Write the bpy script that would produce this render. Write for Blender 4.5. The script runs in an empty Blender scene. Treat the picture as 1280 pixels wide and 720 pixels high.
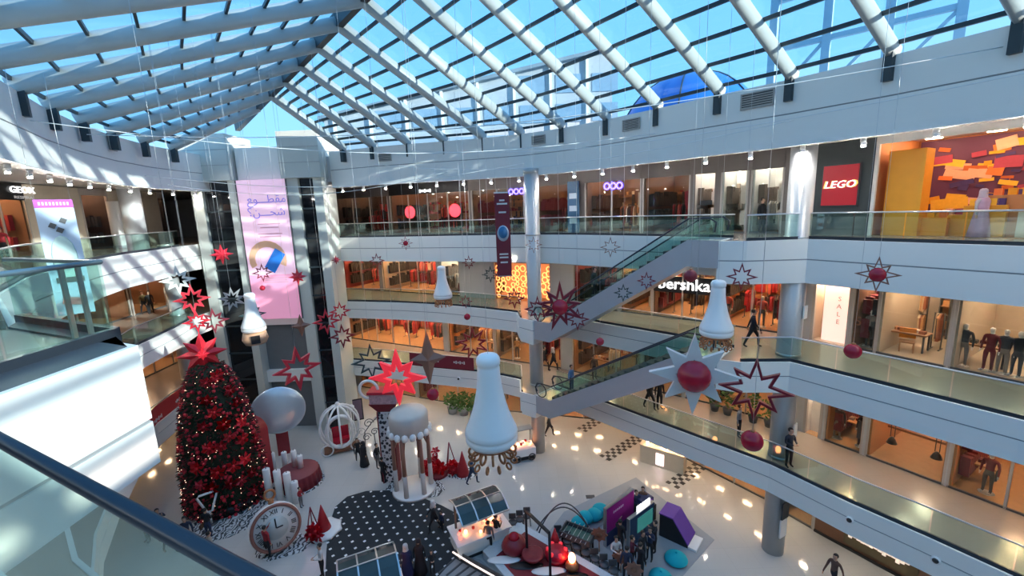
import bpy, bmesh, math, random
from mathutils import Vector, Matrix, geometry
import numpy as np
random.seed(7)
sc = bpy.context.scene
COL = sc.collection
PI = math.pi
# ------------------------------------------------------------------ camera, sky, sun, exposure
CZ = 16.2                       # eye height over the ground floor (1.6 m over the top gallery)
FPX, PITCH, ROLL = 540.0, math.atan(97/540.0), 0.037
_f = Vector((0, math.cos(PITCH), -math.sin(PITCH))); _r = Vector((1, 0, 0)); _u = _r.cross(_f)
RGT = math.cos(ROLL)*_r - math.sin(ROLL)*_u
UPV = math.sin(ROLL)*_r + math.cos(ROLL)*_u
FWD = _f
cd = bpy.data.cameras.new('camera'); cam = bpy.data.objects.new('camera', cd); COL.objects.link(cam)
cd.sensor_width = 36; cd.lens = FPX/1280*36; cd.clip_start = 0.05; cd.clip_end = 500
m = Matrix((RGT, UPV, -FWD)).transposed().to_4x4(); m.translation = (0, 0, CZ); cam.matrix_world = m
sc.camera = cam
w = bpy.data.worlds.new('sky'); sc.world = w; w.use_nodes = True
nt = w.node_tree; bg = nt.nodes['Background']
tc = nt.nodes.new('ShaderNodeTexCoord'); sx = nt.nodes.new('ShaderNodeSeparateXYZ'); rp = nt.nodes.new('ShaderNodeValToRGB')
nt.links.new(tc.outputs['Generated'], sx.inputs[0]); nt.links.new(sx.outputs['Z'], rp.inputs[0])
rp.color_ramp.elements[0].color = (0.60, 0.80, 0.95, 1); rp.color_ramp.elements[0].position = 0.0
rp.color_ramp.elements[1].color = (0.175, 0.52, 1.0, 1); rp.color_ramp.elements[1].position = 0.55
e_ = rp.color_ramp.elements.new(0.16); e_.color = (0.27, 0.62, 1.0, 1)
nt.links.new(rp.outputs[0], bg.inputs[0]); bg.inputs[1].default_value = 0.78
SUN_TRAVEL = Vector((-0.86, 0.50, -0.28)).normalized()
sd = bpy.data.lights.new('sun', 'SUN'); sd.energy = 4.6; sd.angle = 0.009; sd.color = (1.0, 0.93, 0.82)
so = bpy.data.objects.new('sun', sd); COL.objects.link(so); so.location = (40, -20, 40)
so.rotation_euler = SUN_TRAVEL.to_track_quat('-Z', 'Y').to_euler()
vs = sc.view_settings; vs.view_transform = 'Standard'; vs.look = 'None'; vs.gamma = 1; vs.use_curve_mapping = False
vs.exposure = 0.9
sc.cycles.max_bounces = 8; sc.cycles.diffuse_bounces = 4; sc.cycles.glossy_bounces = 3
sc.cycles.transparent_max_bounces = 24; sc.cycles.transmission_bounces = 6
sc.cycles.caustics_reflective = False; sc.cycles.caustics_refractive = False
sc.cycles.sample_clamp_indirect = 6.0

# ------------------------------------------------------------------ pixel helpers (1280x720 frame)
def ray(x, y): return FWD + RGT*((x-640)/FPX) - UPV*((y-360)/FPX)
def onz(x, y, z):
    d = ray(x, y); t = (z-CZ)/d.z; return Vector((d.x*t, d.y*t, z))
def atY(x, y, Y):
    d = ray(x, y); t = Y/d.y; return Vector((d.x*t, Y, CZ+d.z*t))
def G(x, y): return onz(x, y, 0.0)
def proj(p):
    q = Vector(p) - Vector((0, 0, CZ)); zc = q.dot(FWD); return 640+FPX*q.dot(RGT)/zc, 360-FPX*q.dot(UPV)/zc
def mpp(p): return (Vector(p)-Vector((0, 0, CZ))).dot(FWD)/FPX
def face_cam(p): return math.atan2(-p[0], p[1])          # rotz so that local -y looks to the camera

# ------------------------------------------------------------------ materials
MATS = {}
def mat(name, col, rough=0.5, metal=0.0, emit=0.0, ecol=None, var=0.06, scale=3.0, spec=0.5):
    if name in MATS: return MATS[name]
    m = bpy.data.materials.new(name); m.use_nodes = True; n = m.node_tree; b = n.nodes['Principled BSDF']
    b.inputs['Roughness'].default_value = rough; b.inputs['Metallic'].default_value = metal
    b.inputs['Specular IOR Level'].default_value = spec
    c = tuple(col)+(1,)
    b.inputs['Base Color'].default_value = c
    if var:
        t = n.nodes.new('ShaderNodeTexCoord'); z = n.nodes.new('ShaderNodeTexNoise'); z.inputs['Scale'].default_value = scale
        x = n.nodes.new('ShaderNodeMix'); x.data_type = 'RGBA'
        x.inputs['A'].default_value = tuple(max(0, v*(1-var)) for v in col)+(1,)
        x.inputs['B'].default_value = tuple(min(1, v*(1+var)) for v in col)+(1,)
        n.links.new(t.outputs['Object'], z.inputs['Vector']); n.links.new(z.outputs['Fac'], x.inputs['Factor'])
        n.links.new(x.outputs['Result'], b.inputs['Base Color'])
    if emit:
        b.inputs['Emission Color'].default_value = tuple(ecol or col)+(1,); b.inputs['Emission Strength'].default_value = emit
    MATS[name] = m; return m
def glass(name, tint, gloss=0.10, rough=0.02):
    m = bpy.data.materials.new(name); m.use_nodes = True; n = m.node_tree
    for k in list(n.nodes): n.nodes.remove(k)
    o = n.nodes.new('ShaderNodeOutputMaterial'); t = n.nodes.new('ShaderNodeBsdfTransparent'); g = n.nodes.new('ShaderNodeBsdfGlossy')
    lw = n.nodes.new('ShaderNodeLayerWeight'); lw.inputs['Blend'].default_value = 0.5
    f = n.nodes.new('ShaderNodeMath'); f.operation = 'POWER'; f.inputs[1].default_value = 4.0; n.links.new(lw.outputs['Facing'], f.inputs[0])
    a = n.nodes.new('ShaderNodeMath'); a.operation = 'MULTIPLY_ADD'; a.inputs[1].default_value = 0.45; a.inputs[2].default_value = gloss*0.5
    a.use_clamp = True
    x = n.nodes.new('ShaderNodeMixShader'); t.inputs[0].default_value = tuple(tint)+(1,); g.inputs[0].default_value = (0.9, 1, 0.98, 1); g.inputs[1].default_value = rough
    n.links.new(f.outputs[0], a.inputs[0]); n.links.new(a.outputs[0], x.inputs[0]); n.links.new(t.outputs[0], x.inputs[1]); n.links.new(g.outputs[0], x.inputs[2]); n.links.new(x.outputs[0], o.inputs[0])
    MATS[name] = m; return m
def pattern(name, c1, c2, kind='marble', scale=3.0, rough=0.35):
    m = bpy.data.materials.new(name); m.use_nodes = True; n = m.node_tree; b = n.nodes['Principled BSDF']
    t = n.nodes.new('ShaderNodeTexCoord'); r = n.nodes.new('ShaderNodeValToRGB')
    if kind == 'marble':
        z = n.nodes.new('ShaderNodeTexWave'); z.inputs['Scale'].default_value = scale; z.inputs['Distortion'].default_value = 14; z.inputs['Detail'].default_value = 3; z.inputs['Detail Scale'].default_value = 1.6
    elif kind == 'checker':
        z = n.nodes.new('ShaderNodeTexChecker'); z.inputs['Scale'].default_value = scale
    else:
        z = n.nodes.new('ShaderNodeTexVoronoi'); z.inputs['Scale'].default_value = scale
    n.links.new(t.outputs['Object'], z.inputs['Vector'])
    n.links.new(z.outputs['Fac'] if kind != 'voronoi' else z.outputs['Distance'], r.inputs[0])
    r.color_ramp.interpolation = 'LINEAR'
    r.color_ramp.elements[0].color = tuple(c1)+(1,); r.color_ramp.elements[0].position = 0.42
    r.color_ramp.elements[1].color = tuple(c2)+(1,); r.color_ramp.elements[1].position = 0.52
    n.links.new(r.outputs[0], b.inputs['Base Color']); b.inputs['Roughness'].default_value = rough
    MATS[name] = m; return m

white = mat('white_paint', (0.84, 0.84, 0.80), 0.55, var=0.02, scale=0.4)
white2 = mat('white_gloss', (0.86, 0.86, 0.85), 0.3, var=0.02)
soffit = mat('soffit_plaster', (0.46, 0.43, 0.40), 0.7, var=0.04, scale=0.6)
ceilm = mat('ceiling_plaster', (0.62, 0.62, 0.62), 0.7, var=0.03)
colm = mat('column_paint', (0.48, 0.50, 0.51), 0.32, 0.25, var=0.03)
steel = mat('rafter_paint', (0.52, 0.56, 0.55), 0.45, 0.0, var=0.05, scale=1.5)
steeld = mat('dark_steel', (0.035, 0.05, 0.06), 0.4, 0.3)
alum = mat('brushed_metal', (0.62, 0.63, 0.63), 0.3, 0.9)
rail = mat('rail_dark', (0.035, 0.045, 0.06), 0.28, 0.4)
escm = mat('escalator_panel', (0.50, 0.52, 0.55), 0.35, 0.35, var=0.03)
black = mat('black', (0.012, 0.012, 0.014), 0.35)
blackg = mat('black_glass', (0.01, 0.012, 0.015), 0.06, var=0.0)
towerm = mat('tower_stone', (0.55, 0.58, 0.54), 0.5, var=0.05, scale=0.8)
red = mat('red_glitter', (0.62, 0.025, 0.045), 0.35, var=0.25, scale=20)
redd = mat('dark_red', (0.22, 0.012, 0.025), 0.4, var=0.2, scale=12)
crim = mat('crimson', (0.42, 0.01, 0.03), 0.22, var=0.1)
burg = mat('burgundy', (0.19, 0.012, 0.022), 0.6, var=0.2, scale=6)
gold = mat('copper_gold', (0.50, 0.22, 0.10), 0.32, 0.6, var=0.1)
brown = mat('brown', (0.20, 0.09, 0.05), 0.5, var=0.15)
woodm = mat('wood', (0.34, 0.17, 0.08), 0.5, var=0.2, scale=8)
beige = mat('beige', (0.62, 0.55, 0.44), 0.6)
grey = mat('grey', (0.30, 0.31, 0.32), 0.5)
dgrey = mat('dark_grey', (0.07, 0.075, 0.08), 0.5)
tealm = mat('teal_fabric', (0.0, 0.42, 0.50), 0.8, var=0.12)
purple = mat('purple', (0.14, 0.05, 0.36), 0.5, var=0.08)
magenta = mat('magenta', (0.30, 0.015, 0.22), 0.4)
navy = mat('navy', (0.02, 0.03, 0.10), 0.6)
green = mat('pine_green', (0.012, 0.03, 0.014), 0.7, var=0.3, scale=8)
leaf = mat('leaf_green', (0.05, 0.14, 0.03), 0.6, var=0.3, scale=8)
pink = mat('pink_print', (0.86, 0.56, 0.72), 0.5, var=0.04, scale=0.2, emit=0.28)
greenglass = glass('gallery_glass', (0.80, 0.92, 0.89), 0.11)
clear = glass('shop_glass', (0.93, 0.96, 0.95), 0.06)
skyglass = glass('skylight_glass', (0.86, 0.95, 0.99), 0.05)
lampw = mat('lamp_white', (1, 0.95, 0.85), 0.5, emit=260.0, ecol=(1, 0.86, 0.68), var=0)
spotw = mat('spot_white', (1, 1, 1), 0.5, emit=420.0, ecol=(1, 0.96, 0.90), var=0)
lampc = mat('lamp_cool', (1, 1, 1), 0.5, emit=22.0, ecol=(0.9, 0.96, 1.0), var=0)
glow = mat('shop_light_panel', (1, 0.8, 0.6), 0.5, emit=135.0, ecol=(1, 0.56, 0.27), var=0)
gloww = mat('shop_light_white', (1, 1, 1), 0.5, emit=95.0, ecol=(1, 0.74, 0.50), var=0)
glowd = mat('shop_light_dim', (1, 0.8, 0.6), 0.5, emit=50.0, ecol=(1, 0.62, 0.36), var=0)
signw = mat('sign_white', (1, 1, 1), 0.5, emit=0.9, ecol=(1, 1, 1), var=0)
signb = mat('sign_blue', (0.05, 0.05, 1), 0.5, emit=6.0, ecol=(0.08, 0.06, 1.0), var=0)
signr = mat('sign_red', (1, 0.05, 0.06), 0.5, emit=2.2, ecol=(1, 0.04, 0.06), var=0)
fairy = mat('fairy_light', (1, 0.8, 0.5), 0.5, emit=14.0, ecol=(1, 0.62, 0.34), var=0)
ember = mat('warm_bulb', (1, 0.5, 0.2), 0.5, emit=9.0, ecol=(1, 0.35, 0.12), var=0)
silver = mat('silver_disc', (0.60, 0.68, 0.74), 0.22, 0.55, var=0.16, scale=0.9)
marble = pattern('marble_mat', (0.03, 0.04, 0.05), (0.62, 0.66, 0.68), 'marble', 1.4)
damask = pattern('damask', (0.03, 0.03, 0.04), (0.72, 0.72, 0.74), 'voronoi', 5.0)

def floor_mat(name, col, rough, tile=1.2):
    m = mat(name, col, rough, var=0.0); n = m.node_tree; b = n.nodes['Principled BSDF']
    t = n.nodes.new('ShaderNodeTexCoord'); k = n.nodes.new('ShaderNodeTexBrick'); k.offset = 0
    k.inputs['Scale'].default_value = 1.0; k.inputs['Brick Width'].default_value = tile; k.inputs['Row Height'].default_value = tile
    k.inputs['Mortar Size'].default_value = 0.006; k.inputs['Color1'].default_value = tuple(col)+(1,)
    k.inputs['Color2'].default_value = tuple(v*0.96 for v in col)+(1,); k.inputs['Mortar'].default_value = tuple(v*0.85 for v in col)+(1,)
    n.links.new(t.outputs['Object'], k.inputs['Vector']); n.links.new(k.outputs['Color'], b.inputs['Base Color'])
    return m
floorm = floor_mat('ground_tile', (0.54, 0.54, 0.525), 0.09)
galm = floor_mat('gallery_tile', (0.36, 0.31, 0.27), 0.18, 0.9)

# ------------------------------------------------------------------ mesh helpers
class MB:
    def __init__(s): s.v = []; s.f = []; s.sm = []
    def add(s, vs_, fs, smooth=False):
        o = len(s.v); s.v += [tuple(v) for v in vs_]
        for f in fs: s.f.append(tuple(i+o for i in f)); s.sm.append(smooth)
        return s
    def box(s, c, d, rz=0.0, tilt=None):
        x, y, z = (k/2 for k in d)
        P = [Vector((a*x, b*y, e*z)) for a in (-1, 1) for b in (-1, 1) for e in (-1, 1)]
        if tilt is not None: P = [tilt @ p for p in P]
        if rz: R = Matrix.Rotation(rz, 3, 'Z'); P = [R @ p for p in P]
        c = Vector(c)
        return s.add([p+c for p in P], [(0, 1, 3, 2), (4, 6, 7, 5), (0, 4, 5, 1), (2, 3, 7, 6), (0, 2, 6, 4), (1, 5, 7, 3)])
    def b3(s, x0, x1, y0, y1, z0, z1): return s.box(((x0+x1)/2, (y0+y1)/2, (z0+z1)/2), (x1-x0, y1-y0, z1-z0))
    def beam(s, p, q, w, h=None, up=(0, 0, 1)):
        h = h or w; p = Vector(p); q = Vector(q); d = (q-p).normalized(); up = Vector(up)
        if abs(d.dot(up)) > 0.99: up = Vector((0, 1, 0))
        r = d.cross(up).normalized(); u = r.cross(d)
        P = [e+r*a*w/2+u*b*h/2 for e in (p, q) for a, b in ((-1, -1), (1, -1), (1, 1), (-1, 1))]
        return s.add(P, [(3, 2, 1, 0), (4, 5, 6, 7), (0, 1, 5, 4), (1, 2, 6, 5), (2, 3, 7, 6), (3, 0, 4, 7)])
    def tube(s, pts, r, n=8, r2=None, cap=True, aspect=1.0):
        pts = [Vector(p) for p in pts]; rings = []; r2 = r if r2 is None else r2
        prev = None
        for i, p in enumerate(pts):
            d = (pts[min(i+1, len(pts)-1)]-pts[max(i-1, 0)]).normalized()
            up = Vector((0, 0, 1)) if abs(d.z) < 0.95 else Vector((0, 1, 0))
            if prev is not None and (len(pts) > 2):
                a = prev - d*prev.dot(d)
                up = a if a.length > 1e-4 else up
            rr = d.cross(up).normalized(); u = rr.cross(d); prev = u
            k = r+(r2-r)*i/max(1, len(pts)-1)
            rings.append([p+rr*math.cos(2*PI*j/n)*k+u*math.sin(2*PI*j/n)*k*aspect for j in range(n)])
        V = [v for g in rings for v in g]; F = []
        for i in range(len(pts)-1):
            for j in range(n): F.append((i*n+j, i*n+(j+1) % n, (i+1)*n+(j+1) % n, (i+1)*n+j))
        s.add(V, F, True)
        if cap:
            o = len(s.v)-len(V); s.f.append(tuple(o+j for j in reversed(range(n)))); s.sm.append(False)
            s.f.append(tuple(o+(len(pts)-1)*n+j for j in range(n))); s.sm.append(False)
        return s
    def lathe(s, prof, c=(0, 0, 0), n=20, smooth=True, fold=0.0, nf=0):
        c = Vector(c); V = []; F = []
        for r, z in prof:
            for j in range(n):
                a = 2*PI*j/n; k = r*(1+fold*math.cos(nf*a)) if nf else r
                V.append((c.x+k*math.cos(a), c.y+k*math.sin(a), c.z+z))
        for i in range(len(prof)-1):
            for j in range(n): F.append((i*n+j, i*n+(j+1) % n, (i+1)*n+(j+1) % n, (i+1)*n+j))
        F.append(tuple(reversed(range(n)))); F.append(tuple((len(prof)-1)*n+j for j in range(n)))
        return s.add(V, F, smooth)
    def ball(s, c, r, n=10, sq=(1, 1, 1)):
        h = max(3, n//2); c = Vector(c); V = [c+Vector((0, 0, -r*sq[2]))]; F = []
        for i in range(1, h):
            t = PI*i/h
            for j in range(n):
                a = 2*PI*j/n; V.append(c+Vector((r*sq[0]*math.sin(t)*math.cos(a), r*sq[1]*math.sin(t)*math.sin(a), -r*sq[2]*math.cos(t))))
        V.append(c+Vector((0, 0, r*sq[2])))
        for j in range(n): F.append((0, 1+(j+1) % n, 1+j))
        for i in range(h-2):
            for j in range(n): F.append((1+i*n+j, 1+i*n+(j+1) % n, 1+(i+1)*n+(j+1) % n, 1+(i+1)*n+j))
        L = len(V)-1; o = 1+(h-2)*n
        for j in range(n): F.append((o+j, o+(j+1) % n, L))
        return s.add(V, F, True)
    def prism(s, poly, z0, z1):
        n = len(poly); V = [(p[0], p[1], z0) for p in poly]+[(p[0], p[1], z1) for p in poly]
        T = geometry.tessellate_polygon([[Vector((p[0], p[1], 0)) for p in poly]])
        ar = sum(poly[i][0]*poly[(i+1) % n][1]-poly[(i+1) % n][0]*poly[i][1] for i in range(n))
        F = []
        for t in T:
            a = [Vector((poly[i][0], poly[i][1], 0)) for i in t]
            t = tuple(t) if (a[1]-a[0]).cross(a[2]-a[0]).z > 0 else tuple(reversed(t))
            F.append(tuple(i+n for i in t)); F.append(tuple(reversed(t)))
        for i in range(n):
            j = (i+1) % n; F.append((i, j, j+n, i+n) if ar > 0 else (j, i, i+n, j+n))
        return s.add(V, F)
    def torus(s, c, R, r, n=24, k=6, mtx=None):
        c = Vector(c); V = []; F = []
        for i in range(n):
            for j in range(k):
                a = 2*PI*i/n; b = 2*PI*j/k
                p = Vector(((R+r*math.cos(b))*math.cos(a), (R+r*math.cos(b))*math.sin(a), r*math.sin(b)))
                V.append(c+(mtx @ p if mtx else p))
        for i in range(n):
            for j in range(k): F.append((i*k+j, ((i+1) % n)*k+j, ((i+1) % n)*k+(j+1) % k, i*k+(j+1) % k))
        return s.add(V, F, True)
    def xform(s, M):
        s.v = [tuple(M @ Vector(v)) for v in s.v]; return s
    def mesh(s, name):
        me = bpy.data.meshes.new(name); me.from_pydata(s.v, [], s.f)
        me.polygons.foreach_set('use_smooth', s.sm); me.update(); return me
    def build(s, name, m_, parent=None, world=False):
        if world and parent is not None:
            I = (Matrix.Translation(parent.location) @ Matrix.Rotation(parent.rotation_euler.z, 4, 'Z')).inverted(); s.xform(I)
        me = s.mesh(name); me.materials.append(m_); return inst(name, me, parent)
ORDER = []
def inst(name, me, parent=None, loc=None, rot=None, scale=None):
    o = bpy.data.objects.new(name, me); COL.objects.link(o); ORDER.append((name, o))
    if parent: o.parent = parent
    if loc is not None: o.location = loc
    if rot is not None: o.rotation_euler = rot
    if scale is not None: o.scale = scale
    return o
def tag(o, label, cat, group=None):
    o['label'] = label; o['category'] = cat
    if group: o['group'] = group
    return o
def thing(name, label, cat, loc=(0, 0, 0), rz=0.0, group=None):
    o = bpy.data.objects.new(name, None); COL.objects.link(o); o.location = loc; o.rotation_euler = (0, 0, rz); o.empty_display_size = 0.2
    return tag(o, label, cat, group)
def struct(o): o['kind'] = 'structure'; return o
def sempty(name, loc=(0, 0, 0), rz=0.0):
    o = bpy.data.objects.new(name, None); COL.objects.link(o); o.location = loc; o.rotation_euler = (0, 0, rz); return struct(o)
def stuff(o): o['kind'] = 'stuff'; return o
_fc = {}
def text(name, s, size, m_, parent, loc, rot=(PI/2, 0, 0), ext=0.02, align='CENTER', sx_=1.0, shear=0.0):
    c = bpy.data.curves.new('lettering', 'FONT'); c.body = s; c.size = size; c.extrude = ext; c.align_x = align; c.align_y = 'CENTER'; c.resolution_u = 2; c.shear = shear
    t = bpy.data.objects.new('tmp', c); COL.objects.link(t)
    dg = bpy.context.evaluated_depsgraph_get(); me = bpy.data.meshes.new_from_object(t.evaluated_get(dg)); bpy.data.objects.remove(t)
    me.materials.clear(); me.materials.append(m_); me.name = name
    return inst(name, me, parent, loc, rot, (sx_, 1, 1))
def rots(p, q):
    return math.atan2(q[1]-p[1], q[0]-p[0])

# ------------------------------------------------------------------ the building: ground, galleries, roof edge
Z1, Z2, Z3, ZC, ZR = 4.8, 9.6, 14.6, 18.25, 20.7
NEAR = [(4, -1.58), (-5.05, 2.99), (-5.05, 5.45), (-8.2, 6.85), (-12.5, 10.3), (-15.8, 14)]
LEFT = [(-17.7, 17), (-19.5, 20.2), (-20.8, 23.2), (-21.5, 26.7), (-22.4, 29.5), (-22.6, 34.8)]
EDGE3 = [(-13.6, 33.4), (-8.9, 31.6), (-4, 30.0), (0.96, 28.1), (3.3, 26.4), (5.5, 24.4), (8.3, 21.4), (10.0, 19.4),
         (8.75, 17.95), (9.6, 17.55), (12.0, 17.4), (15.1, 12.4), (16.9, 9), (18.3, 5), (19, 0), (19, -16)]
EDGE2 = [(-14.2, 33.7), (-8.55, 32.17), (-5.3, 30.9), (-2.27, 29.2), (0.31, 27.5), (0.43, 26.1), (1.17, 25.2), (2.6, 26.75),
         (5.03, 24.15), (8.3, 21.05), (10.05, 18.95), (8.75, 17.53), (9.44, 17.16), (11.38, 16.97), (14.8, 11.65), (16.6, 8.2), (18, 4.5), (18.6, 0), (18.6, -16)]
EDGE1 = [(-14.2, 33.7), (-10.6, 32.6), (-6.2, 30.85), (-2.8, 29.7), (-0.8, 28.7), (0.37, 27.9), (0.35, 25.9), (1.2, 25.25), (2.65, 26.7),
         (5.06, 24.1), (11.05, 17.2), (12.48, 14.66), (13.75, 12.8), (14.75, 11.2), (16.4, 8), (17.8, 4.3), (18.4, 0), (18.4, -16)]
NEARL = [(3.6, -2.4), (-6.4, 2.7), (-6.4, 6.2), (-9, 7.6), (-12.8, 10.8), (-16, 14.4)]
OUTER = [(34, -16), (34, 50), (-40, 50), (-40, -16), (4, -16)]
def smooth(pl, n=3):
    return pl
def fascia(name, pl, ztop, h, groove=0.45):
    """white gallery front: two bands with a recessed groove, swept along the edge"""
    root = sempty(name, (pl[0][0], pl[0][1], ztop))
    def band(nm, z0, z1, t, m_):
        b = MB(); n = len(pl); off = []
        for i in range(n):
            a = Vector(pl[max(i-1, 0)]); c = Vector(pl[min(i+1, n-1)]); p = Vector(pl[i])
            d1 = (p-a).normalized() if i else (c-p).normalized(); d2 = (c-p).normalized() if i < n-1 else d1
            nn = Vector((d1.y, -d1.x))+Vector((d2.y, -d2.x)); nn = nn/max(0.5, nn.length_squared/2) if nn.length > 1e-6 else Vector((d1.y, -d1.x))
            off.append(p+nn*t)
        V = []
        for p, q in zip(pl, off): V += [(q.x, q.y, z0), (q.x, q.y, z1), (p[0], p[1], z1), (p[0], p[1], z0)]
        F = []
        for i in range(n-1):
            for k in range(4): F.append((4*i+k, 4*i+(k+1) % 4, 4*i+4+(k+1) % 4, 4*i+4+k))
        F += [(3, 2, 1, 0), (4*n-4, 4*n-3, 4*n-2, 4*n-1)]
        b.add(V, F).build(nm, m_, root, True)
    zg = ztop-h*groove
    band('upper_band', zg+0.025, ztop+0.03, 0.09, white); band('groove', zg-0.025, zg+0.025, 0.06, grey); band('lower_band', ztop-h, zg-0.025, 0.09, white)
    return root
def slab(name, poly, ztop, th, m_):
    o = MB().prism(poly, ztop-0.12, ztop).build(name, m_); struct(o)
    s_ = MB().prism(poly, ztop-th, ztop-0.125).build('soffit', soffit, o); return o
struct(MB().prism([(-40, -16), (34, -16), (34, 50), (-40, 50)], -0.3, 0.0).build('floor_ground', floorm))
slab('floor_top_gallery', NEAR+LEFT+EDGE3+OUTER, Z3, 1.6, galm)
slab('floor_middle_gallery', NEARL+LEFT+EDGE2+OUTER, Z2, 1.15, galm)
slab('floor_lower_gallery', NEARL+LEFT+EDGE1+OUTER, Z1, 1.1, galm)
fascia('trim_near', NEAR, Z3, 1.65, 0.62)
struct(MB().prism([(-5.05, 3.05), (-5.05, 5.45), (-8.2, 6.85), (-8.5, 7.25), (-5.72, 6.02), (-5.72, 3.3)], Z3, Z3+0.035).build('trim_ledge', mat('ledge_slate', (0.06, 0.07, 0.085), 0.5)))
fascia('trim_left_top', NEAR[-1:]+LEFT, Z3, 1.75); fascia('trim_back_top', LEFT[-1:]+EDGE3, Z3, 1.75)
fascia('trim_left_middle', NEARL[2:]+LEFT, Z2, 1.3); fascia('trim_back_middle', LEFT[-1:]+EDGE2, Z2, 1.3)
fascia('trim_left_lower', NEARL[2:]+LEFT, Z1, 1.25); fascia('trim_back_lower', LEFT[-1:]+EDGE1, Z1, 1.25)
# roof edge: tall white wall under the skylight, and the deck behind it
RL = [(-9, -16), (-9, -4), (-9.4, 0.7), (-10.2, 4), (-11.6, 7.6), (-13.6, 11.2), (-15.5, 14.1), (-17.5, 17.2), (-19.1, 20.2), (-20.3, 23.2), (-21.1, 26.5), (-21.2, 29.3), (-21, 31.5)]
RR = [(-12.6, 32.0), (-8.9, 30.4), (-6.4, 29.7), (-3.9, 29.1), (-1.4, 28.4), (1.0, 27.5), (3.3, 26.0), (5.4, 24.0), (7.3, 21.8), (9.2, 19.6), (11.0, 17.6), (12.75, 15.2), (14.2, 12.8), (15.5, 10.2), (16.6, 7.5), (17.4, 4.8), (18, 2.1), (18.3, -0.6), (18.5, -4), (18.6, -16)]
deck = struct(MB().prism(RL+RR+[(34, -16), (34, 50), (-40, 50), (-40, -16)], ZC+0.45, ZR-0.25).build('ceiling_top_gallery', ceilm))
def inset(pl, t):
    r = []
    for i, p in enumerate(pl):
        a = Vector(pl[max(0, i-1)]); c = Vector(pl[min(len(pl)-1, i+1)]); d = (c-a).normalized(); r.append((p[0]-d.y*t, p[1]+d.x*t))
    return r
for nm, pl in (('left', RL), ('right', RR)):
    f = fascia('wall_roof_'+nm, pl, ZR, ZR-ZC, 0.5)
    o1 = inset(pl, 0.0); o2 = inset(pl, 0.55); o3 = inset(pl, 1.3)
    b = MB()
    for i in range(len(pl)-1): b.add([(*o1[i], ZC+0.02), (*o1[i+1], ZC+0.02), (*o2[i+1], ZC+0.02), (*o2[i], ZC+0.02), (*o2[i], ZC+0.3), (*o2[i+1], ZC+0.3)], [(0, 1, 2, 3), (3, 2, 5, 4)])
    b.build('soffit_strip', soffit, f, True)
    b = MB()
    for i in range(len(pl)-1): b.add([(*o2[i], ZC+0.3), (*o2[i+1], ZC+0.3), (*o3[i+1], ZC+0.25), (*o3[i], ZC+0.25), (*o3[i], ZC+0.46), (*o3[i+1], ZC+0.46)], [(0, 1, 2, 3), (3, 2, 5, 4)])
    b.build('soffit_step', white, f, True)
# outer enclosing walls; the unseen rear one added to keep stray light out
for nm, p, q in (('left', (-39.9, -16), (-39.9, 50)), ('rear', (34, -16.1), (-40, -16.1)), ('back', (-40, 49.9), (34, 49.9)), ('right', (33.9, 50), (33.9, -16))):
    struct(MB().beam((p[0], p[1], 10), (q[0], q[1], 10), 0.2, 20.2).build('wall_'+nm, ceilm))
# small white spot lamps under the roof edge
def along(pl, step, start=0.0):
    out = []; acc = start
    for a, b in zip(pl, pl[1:]):
        a = Vector(a); b = Vector(b); L = (b-a).length; t = acc
        while t < L: out.append((a+(b-a)*t/L, (b-a).normalized())); t += step
        acc = t-L
    return out
sp_me = MB().tube([(0, 0, 0.14), (0, 0, 0)], 0.09, 10).ball((0, -0.03, -0.06), 0.1, 8).mesh('spot_head'); sp_me.materials.append(white2)
sl_me = MB().lathe([(0.065, -0.13), (0.065, -0.165)], (0, -0.03, 0), 10).mesh('spot_lens'); sl_me.materials.append(spotw)
for nm, pl, lab in (('left', RL[3:], 'small white spot lamp under the curved roof edge on the sunlit side'), ('right', RR, 'small white spot lamp under the shaded roof edge facing the long gallery')):
    for p, d in along(inset(pl, 0.28), 1.9, 0.6):
        t = thing('spot_lamp', lab, 'lamp', (p.x, p.y, ZC-0.125), 0, 'spot lamps under the roof edge, '+('sunlit side' if nm == 'left' else 'shaded side'))
        inst('housing', sp_me, t); inst('lens', sl_me, t)
# louvred vents in the roof wall
def vent(px, py, pl, wd, hg, lab):
    best = None
    for p, d in along(pl, 0.05):
        e = abs(proj((p.x, p.y, 20.1))[0]-px)
        if best is None or e < best[0]: best = (e, p, d)
    _, p, d = best; n = Vector((d.y, -d.x)); rz = math.atan2(d.y, d.x)
    lo, hi = 18.3, 20.6
    for _ in range(40):
        k = (lo+hi)/2
        if proj((p.x, p.y, k))[1] > py: lo = k
        else: hi = k
    t = thing('wall_vent', lab, 'vent', (p.x+n.x*0.12, p.y+n.y*0.12, k-hg/2), rz)
    MB().b3(-wd/2, wd/2, -0.01, 0.02, 0, hg).build('backing', dgrey, t)
    f = MB(); f.b3(-wd/2, wd/2, -0.05, 0, 0, 0.05).b3(-wd/2, wd/2, -0.05, 0, hg-0.05, hg).b3(-wd/2, -wd/2+0.05, -0.05, 0, 0, hg).b3(wd/2-0.05, wd/2, -0.05, 0, 0, hg); f.build('frame', soffit, t)
    sm = MB().box((0, 0, 0), (wd-0.1, 0.05, 0.03), 0, Matrix.Rotation(0.6, 3, 'X')).mesh('slat'); sm.materials.append(soffit)
    k = int(hg/0.09)
    for i in range(k): inst('slat', sm, t, (0, -0.03, 0.06+i*(hg-0.1)/k))
vent(948, 125, RR, 1.25, 0.62, 'wide louvred vent in the white roof wall above the sign wall with red plaque')
vent(791, 156, RR, 1.0, 0.55, 'louvred vent in the white roof wall over the upper escalator')
vent(674, 175, RR, 0.9, 0.5, 'louvred vent in the white roof wall above the red hanging banner')
vent(482, 197, RR, 1.0, 0.5, 'louvred vent in the white roof wall beside the lift tower')
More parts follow.
